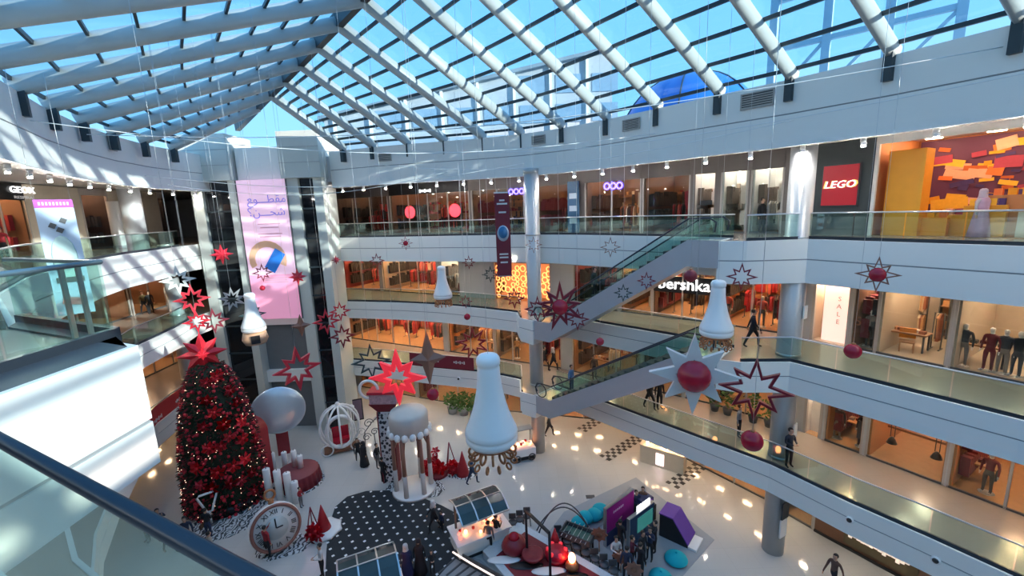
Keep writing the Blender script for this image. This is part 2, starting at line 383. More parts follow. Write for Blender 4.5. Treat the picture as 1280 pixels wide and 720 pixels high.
vent(137, 178, RL, 0.75, 0.8, 'dark louvred vent in the sunlit curved roof wall')

# ------------------------------------------------------------------ skylight
J0 = Vector((-7.45, 21.45, 8.7+CZ)); JS = Vector((1.6, -1.45, 0.33))
def J(k):
    if k <= 7: return J0+JS*k
    return J0+JS*7+Vector((0.5, -2.3, -0.05))*(k-7)
ER = [(-11.3, 31.3), (-9, 30.5), (-6.5, 29.9), (-4, 29.3), (-1.45, 28.6), (0.96, 27.7), (3.3, 26.1), (5.4, 24.1), (7.35, 21.9), (9.2, 19.6), (11.0, 17.6), (12.75, 15.2), (14.2, 12.8), (15.5, 10.2), (16.6, 7.5), (17.4, 4.8), (18, 2.1), (18.4, -0.7), (18.5, -3.6), (18.6, -6.6), (18.6, -9.6), (18.6, -12.6), (18.6, -15.6)]
EL = [(-20.9, 28.2), (-20.5, 25.5), (-19.9, 22.9), (-18.9, 20.3), (-17.7, 17.8), (-16.4, 15.5), (-14.9, 13.2), (-13.5, 10.9), (-12.2, 8.5), (-11.1, 6.0), (-10.3, 3.4), (-9.7, 0.8), (-9.3, -1.9), (-9.1, -4.6), (-9, -7.4), (-9, -10.2), (-9, -13), (-9, -15.8)]
ZE = ZR+0.28
QUADS = []
def roof_z(x, y):
    for q_ in QUADS:
        for tri in ((q_[0], q_[1], q_[2]), (q_[0], q_[2], q_[3])):
            if geometry.intersect_point_tri_2d(Vector((x, y)), tri[0].xy, tri[1].xy, tri[2].xy):
                r_ = geometry.intersect_line_plane(Vector((x, y, 0)), Vector((x, y, 99)), tri[0], (tri[1]-tri[0]).cross(tri[2]-tri[0]))
                return r_.z-0.03
    return 21.0
def skylight(name, lab, pts, k0, nseg):
    root = thing(name, lab, 'skylight', (pts[0][0], pts[0][1], ZR))
    rows = []
    for i, p in enumerate(pts):
        a = Vector((p[0], p[1], ZE)); b = J(k0+i); rows.append([a+(b-a)*s/nseg for s in range(nseg+1)])
    for i, r in enumerate(rows):
        d = (r[-1]-r[0]).normalized()
        MB().tube([r[0]-d*0.12+Vector((0, 0, -0.1)), r[-1]+Vector((0, 0, -0.1))], 0.18, 10, aspect=1.75).build('rafter', steel, root, True)
        c = Vector((r[0].x, r[0].y)); dd = Vector((d.x, d.y)).normalized()*0.12
        bk = MB(); bk.beam((c.x+dd.x, c.y+dd.y, ZE-0.05), (c.x+dd.x, c.y+dd.y, ZE-1.05), 0.26, 0.3, (d.x, d.y, 0)); bk.build('bracket', steeld, root, True)
    for i in range(len(rows)-1):
        A, B = rows[i], rows[i+1]
        for s in range(nseg+1):
            if s < nseg: MB().beam(A[s]+Vector((0, 0, 0.12)), B[s]+Vector((0, 0, 0.12)), 0.09, 0.14).build('purlin', steeld, root, True)
            if s < nseg:
                u = Vector((0, 0, 0.2)); g = 0.03
                q = [A[s]+u, B[s]+u, B[s+1]+u, A[s+1]+u]; c = sum(q, Vector())/4; QUADS.append(q); q = [v+(c-v)*g for v in q]
                MB().add(q+[v+Vector((0, 0, 0.025)) for v in q], [(0, 1, 2, 3), (7, 6, 5, 4), (0, 4, 5, 1), (1, 5, 6, 2), (2, 6, 7, 3), (3, 7, 4, 0)]).build('glass_pane', skyglass, root, True)
    return root
skylight('skylight_slope', 'glass roof slope of blue panes and pale rafters above the long shaded gallery', ER, -4, 9)
skylight('skylight_slope', 'steep glass roof slope with dark rafters over the sunlit curved wall', EL, -5, 9)
hp = [J(k)+Vector((0, 0, 0.02)) for k in range(-7, 17)]
hb = MB()
for a, b in zip(hp, hp[1:]): hb.beam(a, b, 0.3, 0.62)
tag(hb.build('ridge_beam', steeld), 'dark steel ridge beam where the two glass roof slopes meet', 'beam')

# ------------------------------------------------------------------ columns
def column(p, r, z0, z1, lab):
    t = thing('round_column', lab, 'column', (p[0], p[1], z0))
    MB().lathe([(r, 0), (r, z1-z0)], (0, 0, 0), 28).build('shaft', colm, t)
    for z in ((Z1-0.08, Z2-0.08, Z3-0.08) if z0 == 0 else ()): MB().lathe([(r+0.02, 0.1), (r+0.02, 0.22)], (0, 0, z), 28).build('base_ring', alum, t)
    MB().lathe([(r*1.08, z1-z0-0.3), (r*1.18, z1-z0-0.02)], (0, 0, 0), 28).build('collar', colm, t)
    return t
cR = column((11.85, 17.85), 0.46, 0, ZC+0.4, 'tall grey round column beside the landing where both escalators arrive')
MB().box((0.1, -0.47, 1.5), (0.5, 0.06, 0.9), 0.5).build('notice_board', white2, cR); MB().box((0.12, -0.48, 2.4), (0.5, 0.07, 0.8), 0.5).build('notice_board', steeld, cR)
MB().box((0.28, -0.46, Z2+2.0), (0.3, 0.05, 0.55), 0.6).build('notice_board', white2, cR); MB().box((0.28, -0.46, Z1+1.5), (0.3, 0.05, 0.6), 0.6).build('notice_board', white2, cR)
column((1.42, 27.1), 0.45, 0, ZC+0.4, 'tall grey round column beside the foot of both escalators')
column((-14.1, 35.0), 0.45, 0, ZC+0.4, 'grey round column close behind the lift tower')
column((-23.4, 27.4), 0.55, Z3, ZC+0.4, 'fat silver round column on the sunlit top gallery')
column((-24.2, 30.5), 0.45, 0, Z3-1.6, 'grey round column on the sunlit side in the shade behind the tall tree')

# ------------------------------------------------------------------ glass balustrades
def balustrade(lab, pl, z, h=1.05, step=1.6, gap=0.02, railr=0.03, group=None):
    t = thing('glass_balustrade', lab, 'balustrade', (pl[0][0], pl[0][1], z))
    pts = [Vector((p[0], p[1], 0)) for p in inset(pl, 0.06)]
    for a, b in zip(pts, pts[1:]):
        L = (b-a).length; n = max(1, round(L/step)); d = (b-a)/L
        for i in range(n):
            p = a+d*(L*i/n+gap); q = a+d*(L*(i+1)/n-gap)
            MB().beam((p.x, p.y, z+0.1+(h-0.1)/2), (q.x, q.y, z+0.1+(h-0.1)/2), 0.02, h-0.1).build('glass_panel', greenglass, t, True)
    b = MB()
    for a, c in zip(pts, pts[1:]): b.beam((a.x, a.y, z+0.08), (c.x, c.y, z+0.08), 0.07, 0.14)
    b.build('base_rail', rail, t, True)
    MB().tube([(p.x, p.y, z+h+0.01) for p in pts], railr, 8).build('handrail', alum, t, True)
    return t
balustrade('glass balustrade on the sunlit top gallery before the shoe shop', NEAR[3:]+LEFT[:5], Z3)
balustrade('long glass balustrade of the top gallery in front of the shops with red discs', EDGE3[:8], Z3)
balustrade('glass balustrade of the top gallery curving before the shop with the red plaque', EDGE3[9:14], Z3)
balustrade('glass balustrade of the sunlit middle gallery', LEFT[:5], Z2)
balustrade('curved glass balustrade of the middle gallery behind the smallest white bell', EDGE2[:6], Z2)
balustrade('glass balustrade behind the upper escalator under the white lettered shop sign', EDGE2[7:11], Z2)
balustrade('glass balustrade of the middle gallery in front of the sale poster', EDGE2[12:17], Z2)
balustrade('glass balustrade of the sunlit lower gallery carrying a red banner', LEFT[:5], Z1)
balustrade('curved glass balustrade of the lower gallery behind the big red star', EDGE1[:7], Z1)
balustrade('long glass balustrade of the lower gallery in front of the orange shops', EDGE1[8:16], Z1)
# the two near ones, at the photographer's side
bz = 0.95
t = thing('glass_balustrade', 'close glass balustrade with thick dark handrail before the viewer', 'balustrade', (0, 0.44, Z3))
q = [Vector((-5.6, 3.27, 0)), Vector((-2.9, 1.905, 0)), Vector((-0.2, 0.54, 0)), Vector((2.5, -0.82, 0))]
for a, b in zip(q, q[1:]):
    d = (b-a).normalized()*0.01
    MB().beam((a.x+d.x, a.y+d.y, Z3+0.5), (b.x-d.x, b.y-d.y, Z3+0.5), 0.018, 0.86).build('glass_panel', greenglass, t, True)
MB().beam((q[0].x, q[0].y, Z3+0.05), (q[3].x, q[3].y, Z3+0.05), 0.08, 0.12).build('base_rail', alum, t, True)
MB().tube([(q[0].x, q[0].y, Z3+bz), (q[1].x, q[1].y, Z3+bz), (q[3].x, q[3].y, Z3+bz)], 0.019, 12).build('handrail', rail, t, True)
t = thing('glass_balustrade', 'glass balustrade with blue-grey rail on the white walled corner platform', 'balustrade', (-5.7, 4.7, Z3))
for a, b in (((-5.75, 3.3), (-5.75, 4.68)), ((-5.75, 4.72), (-5.75, 6.0)), ((-5.75, 6.04), (-7.1, 6.64)), ((-7.15, 6.66), (-8.5, 7.25))):
    MB().beam((a[0], a[1], Z3+0.56), (b[0], b[1], Z3+0.56), 0.02, 1.06).build('glass_panel', greenglass, t, True)
b = MB(); b.beam((-5.72, 3.3, Z3+0.05), (-5.72, 6.05, Z3+0.05), 0.1, 0.2).beam((-5.72, 6.05, Z3+0.05), (-8.5, 7.28, Z3+0.05), 0.1, 0.2); b.build('base_rail', rail, t, True)
MB().tube([(-5.75, 3.3, Z3+1.1), (-5.75, 6.05, Z3+1.1), (-8.5, 7.28, Z3+1.1)], 0.035, 10).build('handrail', mat('rail_blue', (0.16, 0.25, 0.30), 0.3, 0.6), t, True)
for y in (5.55, 5.75): MB().beam((-5.75-0.1*(6-y), y, Z3+0.1), (-5.75-0.1*(6-y), y, Z3+1.1), 0.03, 0.06).build('post', alum, t, True)

# ------------------------------------------------------------------ escalators
def escalator(lab, p, q, z0, z1, wd=1.45, rider=None):
    p = Vector(p); q = Vector(q); L = (q-p).length; rz = rots(p, q)
    t = thing('escalator', lab, 'escalator', (p.x, p.y, z0), rz)          # local x runs up, +y lies behind
    F0 = 1.3; R_ = z1-z0
    def zz(x): return 0 if x < F0 else (R_ if x > L-F0 else R_*(x-F0)/(L-2*F0))
    prof = [(0, 0.0), (F0, 0.0), (L-F0, R_), (L, R_)]
    def strip(nm, y0, y1, lo, hi, m_, xs=prof):
        V = []; n = len(xs)
        for x, z in xs: V += [(x, y0, z+lo), (x, y1, z+lo), (x, y1, z+hi), (x, y0, z+hi)]
        F = [(0, 3, 2, 1), (4*n-4, 4*n-3, 4*n-2, 4*n-1)]
        for i in range(n-1):
            for k in range(4): F.append((4*i+k, 4*i+(k+1) % 4, 4*i+4+(k+1) % 4, 4*i+4+k))
        return MB().add(V, [tuple(reversed(f)) for f in F]).build(nm, m_, t)
    for y0, y1 in ((-wd/2-0.12, -wd/2), (wd/2, wd/2+0.12)):
        strip('side_panel', y0, y1, -1.1, 0.06, escm)
        ym = (y0+y1)/2
        xs = [F0*0.3]+[F0+(L-2*F0)*k/6 for k in range(7)]+[L-F0*0.3]
        for a, b in zip(xs, xs[1:]): strip('glass_panel', ym-0.01, ym+0.01, 0.06, 0.92, greenglass, [(a+0.015, zz(a+0.015)), (b-0.015, zz(b-0.015))])
        hr = [(0.25, ym, 0.35), (0.1, ym, 0.6), (0.25, ym, 0.88), (F0*0.6, ym, 0.95), (F0+0.1, ym, 0.97)]+[(L-F0, ym, R_+0.97), (L-0.4, ym, R_+0.97), (L-0.15, ym, R_+0.8), (L-0.2, ym, R_+0.4)]
        MB().tube(hr, 0.04, 8).build('handrail', rail, t)
        lp = MB().torus((0.55, ym, 0.48), 0.42, 0.03, 20, 6, Matrix.Rotation(PI/2, 3, 'X')); lp.build('newel_loop', rail, t)
    strip('underside', -wd/2, wd/2, -1.1, -1.0, escm)
    ns = round((L-2*F0)/0.4); sm = MB().b3(0, 0.42, -wd/2+0.1, wd/2-0.1, -0.24, 0).mesh('step'); sm.materials.append(dgrey)
    for i in range(ns): inst('step', sm, t, (F0+i*(L-2*F0)/ns, 0, zz(F0+(i+1)*(L-2*F0)/ns)+0.0))
    MB().b3(0, F0, -wd/2, wd/2, -0.1, 0.0).build('landing_plate', alum, t); MB().b3(L-F0, L, -wd/2, wd/2, R_-0.1, R_).build('landing_plate', alum, t)
    return t, (lambda x: (t.matrix_basis if False else Matrix.Translation(t.location) @ Matrix.Rotation(rz, 4, 'Z')) @ Vector((x, 0, zz(x))))
esc_u, at_u = escalator('upper escalator rising to the top gallery with a grey side', (1.72, 25.86), (9.2, 18.45), Z2, Z3)
esc_l, at_l = escalator('lower escalator rising to the middle gallery behind the white star', (1.72, 25.86), (9.2, 18.1), Z1, Z2)
# landing boxes under the feet of the escalators
for z in (Z1, Z2):
    e = EDGE2 if z == Z2 else EDGE1
    k = 5 if z == Z2 else 6
    b = sempty('trim_landing', (e[k][0], e[k][1], z-1.5))
    MB().prism([(x, y) for x, y in (e[k-1], e[k], e[k+1], e[k+2])], z-1.5, z-1.1).build('lower_box', white, b, True)

# ------------------------------------------------------------------ lift tower with the pink banner
TY = 31.0
tw = thing('lift_tower', 'tall stone lift tower with two dark shafts and striped sunlight', 'tower', (-17.55, TY+1.2, 0))
def tx(px): return atY(px, 228, TY).x
zb = CZ+2.75; ztp = CZ+5.85
for a, b in ((236.5, 250), (284, 294), (358, 372), (391, 402)):
    MB().b3(tx(a), tx(b), TY, TY+2.4, 0, zb).build('pillar', towerm, tw, True)
for a, b in ((232, 291), (354, 404)):
    MB().b3(tx(a), tx(b), TY-0.25, TY+2.8, zb, ztp).build('cap_block', towerm, tw, True)
    for k in range(1, 3): MB().b3(tx(a)-0.01, tx(b)+0.01, TY-0.265, TY-0.24, zb+k*1.03-0.015, zb+k*1.03+0.015).build('joint', grey, tw, True)
for a, b in ((250, 284), (372, 391)):
    x0, x1 = tx(a), tx(b)
    MB().b3(x0, x1, TY+1.6, TY+1.75, 0, zb).build('shaft_back', black, tw, True)
    for k in range(9):
        z0 = 0.1+k*(zb-0.1)/9
        MB().b3(x0+0.03, x1-0.03, TY+0.25, TY+0.28, z0+0.05, z0+(zb-0.1)/9-0.05).build('dark_glass', blackg, tw, True)
        MB().b3(x0, x1, TY+0.2, TY+0.34, z0-0.06, z0+0.06).build('transom', steeld, tw, True)
    for f in (0.33, 0.66): MB().b3(x0+(x1-x0)*f-0.05, x0+(x1-x0)*f+0.05, TY+0.6, TY+0.7, 0, zb).build('guide_rail', alum, tw, True)
MB().b3(tx(294), tx(358), TY+0.4, TY+2.2, Z3-1.0, ztp-0.9).build('centre_panel', white, tw, True)
MB().b3(tx(294), tx(358), TY+0.9, TY+1.3, 0, Z3-1.0).build('centre_glass', mat('tower_grey', (0.16, 0.18, 0.19), 0.25), tw, True)
for z in (Z1, Z2-0.3): MB().b3(tx(294), tx(358), TY+0.5, TY+0.9, z-0.9, z).build('centre_beam', white, tw, True)
cb = MB().b3(tx(374), tx(390), TY+0.7, TY+1.5, Z1+1.0, Z1+3.4).build('lift_car', mat('lift_car_blue', (0.35, 0.5, 0.62), 0.3), tw, True)
MB().b3(tx(252), tx(282), TY+0.7, TY+1.5, Z2+1.2, Z2+3.8).build('lift_car', grey, tw, True)
# banner on the tower
bx0, bx1 = tx(295.5), tx(357); zt = zb-0.02; zlo = CZ-7.2
bn = thing('pink_banner', 'tall pale pink advertising banner with blue script on the lift tower', 'banner', ((bx0+bx1)/2, TY-0.02, zlo))
BW = bx1-bx0; BH = zt-zlo
MB().b3(-BW/2, BW/2, -0.05, 0, 0, BH).build('cloth', pink, bn)
MB().b3(-BW/2, BW/2, -0.053, -0.049, 0, BH*0.33).build('lower_print', mat('pink_deep', (0.85, 0.36, 0.54), 0.5, emit=0.22, var=0.03), bn)
f = MB(); f.b3(-BW/2-0.07, -BW/2, -0.08, 0, -0.05, BH).b3(BW/2, BW/2+0.07, -0.08, 0, -0.05, BH); f.build('side_frame', dgrey, bn)
blue = mat('print_blue', (0.25, 0.22, 0.80), 0.5, emit=0.1, var=0)
AR1 = '\uFECA\uFEEE\u0640\u0640\u0640\uFEC4\uFED8\uFEE3'   # the printed Arabic headline, letter shapes in left-to-right order
AR2 = '\u061F\uFEE6\u0640\u0640\u0640\uFEA4\uFEB7'
text('headline', AR1, 0.78, blue, bn, (0.25, -0.06, BH*0.865), ext=0.004)
text('headline', AR2, 0.78, blue, bn, (0.15, -0.06, BH*0.775), ext=0.004)
for k, (wd, z) in enumerate(((1.6, 0.69), (1.3, 0.665), (1.7, 0.62), (1.5, 0.60), (1.9, 0.30), (1.6, 0.285), (1.7, 0.27))):
    MB().b3(0.2-wd/2, 0.2+wd/2, -0.056, -0.05, BH*z, BH*z+0.07).build('small_print', mat('print_pale', (0.78, 0.42, 0.55), 0.5, var=0), bn)
def swoosh(c, r0, r1, a0, a1, m_, nm):
    V = []; n = 14
    for i in range(n+1):
        a = a0+(a1-a0)*i/n; V += [(c[0]+r0*math.cos(a), -0.062, c[1]+r0*math.sin(a)), (c[0]+r1*math.cos(a), -0.062, c[1]+r1*math.sin(a))]
    MB().add(V, [(2*i, 2*i+1, 2*i+3, 2*i+2) for i in range(n)]).build(nm, m_, bn)
swoosh((-0.2, BH*0.44), 0.9, 1.35, -0.4, 3.6, mat('print_peach', (0.95, 0.55, 0.35), 0.5, var=0), 'peach_swirl')
ph = MB().box((0.3, -0.09, BH*0.43), (0.8, 0.05, 1.6), 0, Matrix.Rotation(0.6, 3, 'Y')); ph.build('phone_print', mat('print_phone', (0.03, 0.25, 0.85), 0.3, var=0.1), bn)

# ------------------------------------------------------------------ people and mannequins
skinm = mat('skin', (0.52, 0.32, 0.22), 0.55); hairm = mat('hair_dark', (0.02, 0.015, 0.012), 0.5); shoem = mat('shoe', (0.02, 0.02, 0.02), 0.4)
def body_mesh(pose):
    # joints: name -> (x, y, z, radius, tag); the figure faces -y, 1.72 m tall
    P = {}; Ed = []
    def a(n, x, y, z, r, tg, par=None, ry=None):
        P[n] = (x, y, z, r, ry or r, tg)
        if par: Ed.append((par, n))
    lean = 0.0
    sit = pose == 'sit'; walk = pose == 'walk'
    hz = 0.93
    a('hip', 0, 0, hz, 0.15, 'leg', None, 0.115); a('waist', 0, 0, hz+0.15, 0.135, 'top', 'hip', 0.10); a('chest', 0, 0.01, hz+0.36, 0.165, 'top', 'waist', 0.115)
    a('neckb', 0, 0.01, hz+0.50, 0.075, 'top', 'chest'); a('neck', 0, 0.0, hz+0.56, 0.052, 'skin', 'neckb'); a('jaw', 0, -0.015, hz+0.63, 0.075, 'skin', 'neck'); a('head', 0, -0.005, hz+0.70, 0.088, 'skin', 'jaw', 0.1); a('crown', 0, 0, hz+0.76, 0.062, 'skin', 'head')
    a('nose', 0, -0.115, hz+0.665, 0.012, 'skin', 'jaw')
    for s, sd_ in ((-1, 'l'), (1, 'r')):
        st = 0.30*s if walk else 0.0
        if sit:
            a('kn'+sd_, s*0.11, -0.42, hz-0.02, 0.072, 'leg', 'hip'); a('an'+sd_, s*0.11, -0.42, hz-0.44, 0.045, 'leg', 'kn'+sd_); a('to'+sd_, s*0.11, -0.56, hz-0.475, 0.038, 'shoe', 'an'+sd_)
        else:
            a('th'+sd_, s*0.10, -st*0.35, hz-0.20, 0.088, 'leg', 'hip'); a('kn'+sd_, s*0.105, -st*0.75-0.015, hz-0.45, 0.062, 'leg', 'th'+sd_); a('an'+sd_, s*0.11, -st*0.85+(0.10 if walk and s < 0 else 0), 0.085+(0.04 if walk and s < 0 else 0), 0.046, 'leg', 'kn'+sd_); a('to'+sd_, s*0.12, P['an'+sd_][1]-0.15, 0.04, 0.038, 'shoe', 'an'+sd_)
        a('sh'+sd_, s*0.19, 0.01, hz+0.44, 0.062, 'top', 'chest')
        if pose == 'armsup' or (pose == 'phone' and s > 0):
            a('el'+sd_, s*0.25, -0.16, hz+0.34, 0.045, 'top', 'sh'+sd_); a('wr'+sd_, s*0.14, -0.30, hz+0.52, 0.032, 'top', 'el'+sd_); hd = Vector((-0.3*s, -0.35, 0.9))
        elif pose == 'front' or sit:
            a('el'+sd_, s*0.24, -0.02, hz+0.20, 0.045, 'top', 'sh'+sd_); a('wr'+sd_, s*0.12, -0.24, hz+0.20, 0.032, 'top', 'el'+sd_); hd = Vector((-0.6*s, -0.75, 0.1))
        else:
            sw = 0.22*s if walk else 0.03
            a('el'+sd_, s*0.245, 0.02+sw*0.4, hz+0.17, 0.045, 'top', 'sh'+sd_); a('wr'+sd_, s*0.255, -0.04+sw, hz-0.06, 0.031, 'top', 'el'+sd_); hd = Vector((0.05*s, -0.1, -1))
        hd.normalize(); w_ = Vector(P['wr'+sd_][:3]); pl_ = w_+hd*0.075
        a('pa'+sd_, *pl_, 0.034, 'skin', 'wr'+sd_, 0.02)
        side = hd.cross(Vector((0, 0, 1)) if abs(hd.z) < 0.8 else Vector((1, 0, 0))).normalized()
        for k in range(4):
            b_ = pl_+hd*0.035+side*(k-1.5)*0.019; ln = (0.055, 0.068, 0.063, 0.048)[k]
            a('f%d' % k+sd_, *(b_+hd*ln*0.55+Vector((0, -0.006, 0))), 0.009, 'skin', 'pa'+sd_); a('g%d' % k+sd_, *(b_+hd*ln*0.95+Vector((0, -0.022, 0))), 0.008, 'skin', 'f%d' % k+sd_)
        a('t'+sd_, *(pl_+side*0.045+hd*0.02+Vector((0, -0.015, 0))), 0.010, 'skin', 'pa'+sd_)
    names = list(P); me = bpy.data.meshes.new('body'); me.from_pydata([P[n][:3] for n in names], [(names.index(x), names.index(y)) for x, y in Ed], [])
    ob = bpy.data.objects.new('tmp', me); COL.objects.link(ob); ob.modifiers.new('s', 'SKIN'); md = ob.modifiers.new('u', 'SUBSURF'); md.levels = 1
    for i, n in enumerate(names):
        sv = me.skin_vertices[0].data[i]; sv.radius = (P[n][3], P[n][4]); sv.use_root = (n == 'hip')
    dg = bpy.context.evaluated_depsgraph_get(); out = bpy.data.meshes.new_from_object(ob.evaluated_get(dg)); bpy.data.objects.remove(ob)
    idx = {'top': 0, 'leg': 1, 'skin': 2, 'shoe': 3}; pts = np.array([P[n][:3] for n in names]); tg = [idx[P[n][5]] for n in names]
    C = np.array([p.center[:] for p in out.polygons]); dd = ((C[:, None]-pts[None])**2).sum(2)-np.array([P[n][3]**2*0.6 for n in names])[None]
    ni = dd.argmin(1)
    out.materials.clear()
    for k in range(4): out.materials.append(skinm)
    out.polygons.foreach_set('material_index', [tg[i] for i in ni]); out.polygons.foreach_set('use_smooth', [True]*len(out.polygons)); out.update()
    out.name = 'body'
    return out, P
BODY = {}
def body(pose):
    if pose not in BODY: BODY[pose] = body_mesh(pose)[0]
    return BODY[pose]
_hz = 0.93
hair_me = MB().ball((0, 0.018, _hz+0.725), 0.108, 12, (0.92, 1.0, 0.92)).mesh('hair')
# open the face side of the hair cap
bm = bmesh.new(); bm.from_mesh(hair_me); bmesh.ops.delete(bm, geom=[f for f in bm.faces if f.calc_center_median().y < -0.035 and f.calc_center_median().z < _hz+0.75 or f.calc_center_median().z < _hz+0.63], context='FACES'); bm.to_mesh(hair_me); bm.free()
hair_me.materials.append(hairm)
eye_me = MB().ball((-0.032, -0.098, _hz+0.70), 0.011, 6).ball((0.032, -0.098, _hz+0.70), 0.011, 6).mesh('eyes'); eye_me.materials.append(black)
mou_me = MB().box((0, -0.094, _hz+0.618), (0.045, 0.01, 0.01)).mesh('mouth'); mou_me.materials.append(redd)
robe_me = MB().lathe([(0.31, 0.03), (0.27, 0.35), (0.21, 0.75), (0.175, 1.0), (0.20, 1.30), (0.15, 1.42), (0.07, 1.47)], (0, 0, 0), 24, True, 0.05, 8).mesh('robe')
scarf_me = MB().lathe([(0.155, 1.36), (0.125, 1.48), (0.118, 1.58), (0.12, 1.66), (0.10, 1.73), (0.05, 1.76)], (0, 0.02, 0), 16).mesh('head_scarf')
def cm(c): return mat('cloth_%.2f_%.2f_%.2f' % tuple(c), c, 0.8, var=0.12, scale=10)
DK, NV, WH, RD, BG, BL, GY, BR, WN = (0.015, 0.016, 0.02), (0.02, 0.03, 0.07), (0.6, 0.6, 0.6), (0.35, 0.02, 0.03), (0.45, 0.38, 0.30), (0.10, 0.22, 0.42), (0.12, 0.12, 0.13), (0.14, 0.07, 0.04), (0.12, 0.015, 0.03)
def person(label, loc, rz=0.0, pose='stand', top=DK, legs=DK, h=1.72, robe=None, scarf=None, hair=True, bag=None, group=None):
    t = thing('person', label, 'person', loc, rz, group); s = h/1.72; t.scale = (s, s, s)
    b = inst('body', body(pose), t)
    for i, m_ in enumerate((cm(top), cm(legs), skinm, shoem)): b.material_slots[i].link = 'OBJECT'; b.material_slots[i].material = m_
    dz = 0
    inst('eyes', eye_me, t); inst('mouth', mou_me, t)
    if scarf:
        o = inst('head_scarf', scarf_me, t)
        if not scarf_me.materials: scarf_me.materials.append(white)
        o.material_slots[0].link = 'OBJECT'; o.material_slots[0].material = cm(scarf)
    elif hair: inst('hair', hair_me, t)
    if robe:
        o = inst('robe', robe_me, t)
        if not robe_me.materials: robe_me.materials.append(black)
        o.material_slots[0].link = 'OBJECT'; o.material_slots[0].material = cm(robe)
    if bag: MB().box((0.30, 0.0, 0.68), (0.07, 0.26, 0.24)).tube([(0.29, -0.1, 0.8), (0.27, 0, 1.36), (0.29, 0.1, 0.8)], 0.01, 5).build('bag', cm(bag), t)
    return t
def mannequin(label, loc, rz, top, legs, group=None):
    t = thing('mannequin', label, 'mannequin', loc, rz, group); b = inst('body', body('stand'), t); mw = mat('mannequin_white', (0.72, 0.68, 0.64), 0.4)
    for i, m_ in enumerate((cm(top), cm(legs), mw, mw)): b.material_slots[i].link = 'OBJECT'; b.material_slots[i].material = m_
    MB().lathe([(0.24, 0.0), (0.24, 0.015)], (0, 0, 0), 14).build('stand_plate', alum, t)
    return t

# ------------------------------------------------------------------ shops along the galleries
SB = [(-18, 41), (-6.6, 35.2), (-1, 32.2), (3.3, 29.8), (8.8, 25.2), (12.8, 22), (14.2, 19.9), (17.7, 14.1), (20.5, 9.3), (24, 2)]
SL = [(-21, 9), (-23.5, 13.5), (-25.6, 18.5), (-27, 24), (-27.8, 29), (-28, 36)]
SG = [(-18, 41), (-6.6, 35.4), (-1, 33.0), (4, 32.0), (9, 30.2), (12.6, 25.0), (13.9, 20.1), (16.3, 16.1), (18.9, 11.8), (23, 4)]
def onS(px, z, pl):
    best = None
    for p, d in along(pl, 0.03):
        if p.y < 2: continue
        e = abs(proj((p.x, p.y, z))[0]-px)
        if best is None or e < best[0]: best = (e, p)
    return best[1]
GARM = {'red': [(0.40, 0.02, 0.03), (0.25, 0.015, 0.03), (0.05, 0.02, 0.02), (0.5, 0.1, 0.08), (0.02, 0.02, 0.025)],
        'dark': [(0.02, 0.02, 0.025), (0.05, 0.05, 0.06), (0.10, 0.08, 0.07), (0.25, 0.2, 0.17), (0.16, 0.02, 0.03)],
        'pale': [(0.6, 0.55, 0.48), (0.7, 0.62, 0.55), (0.5, 0.40, 0.32), (0.75, 0.72, 0.7), (0.15, 0.12, 0.1)],
        'warm': [(0.55, 0.28, 0.12), (0.6, 0.45, 0.3), (0.3, 0.1, 0.05), (0.7, 0.6, 0.45), (0.08, 0.05, 0.04)]}
gar_me = MB().add([(-0.03, -0.10, 0), (0.03, -0.10, 0), (0.03, 0.10, 0), (-0.03, 0.10, 0), (-0.035, -0.26, -0.16), (0.035, -0.26, -0.16), (0.035, 0.26, -0.16), (-0.035, 0.26, -0.16), (-0.05, -0.24, -1.0), (0.05, -0.24, -1.0), (0.05, 0.24, -1.0), (-0.05, 0.24, -1.0)],
    [(0, 1, 2, 3), (0, 4, 5, 1), (1, 5, 6, 2), (2, 6, 7, 3), (3, 7, 4, 0), (4, 8, 9, 5), (5, 9, 10, 6), (6, 10, 11, 7), (7, 11, 8, 4), (11, 10, 9, 8)]).mesh('garment')
gar_me.materials.append(white)
def setm(o, m_): o.material_slots[0].link = 'OBJECT'; o.material_slots[0].material = m_
def shop_loc(t, x, y, z=0.0):
    return (Matrix.Translation(t.location) @ Matrix.Rotation(t.rotation_euler.z, 4, 'Z')) @ Vector((x, y, z))
def rack(t, lab, x, y, wd, pal, z=1.62, wall=False):
    r = thing('clothes_rack', lab, 'clothes rack', shop_loc(t, x, y), t.rotation_euler.z)
    f = MB(); f.tube([(-wd/2, 0, 0.02), (-wd/2, 0, z), (wd/2, 0, z), (wd/2, 0, 0.02)], 0.025, 6)
    f.beam((-wd/2, -0.25, 0.025), (-wd/2, 0.25, 0.025), 0.05).beam((wd/2, -0.25, 0.025), (wd/2, 0.25, 0.025), 0.05); f.build('rail_frame', dgrey, r)
    n = max(4, int(wd/0.13))
    if z > 2: 
        MB().tube([(-wd/2, 0, 1.02), (wd/2, 0, 1.02)], 0.02, 6).build('lower_rail', dgrey, r)
        for i in range(n): setm(inst('garment', gar_me, r, (-wd/2+0.1+(wd-0.2)*i/(n-1), 0, 1.0), (0, 0, random.uniform(-0.15, 0.15)), (1, 1, random.uniform(0.7, 0.9))), cm(random.choice(GARM[pal])))
    for i in range(n):
        o = inst('garment', gar_me, r, (-wd/2+0.1+(wd-0.2)*i/(n-1), 0, z-0.03), (0, 0, random.uniform(-0.15, 0.15)), (1, 1, random.uniform(0.75, 0.95) if z > 2 else random.uniform(0.75, 1.3))); setm(o, cm(random.choice(GARM[pal])))
    return r
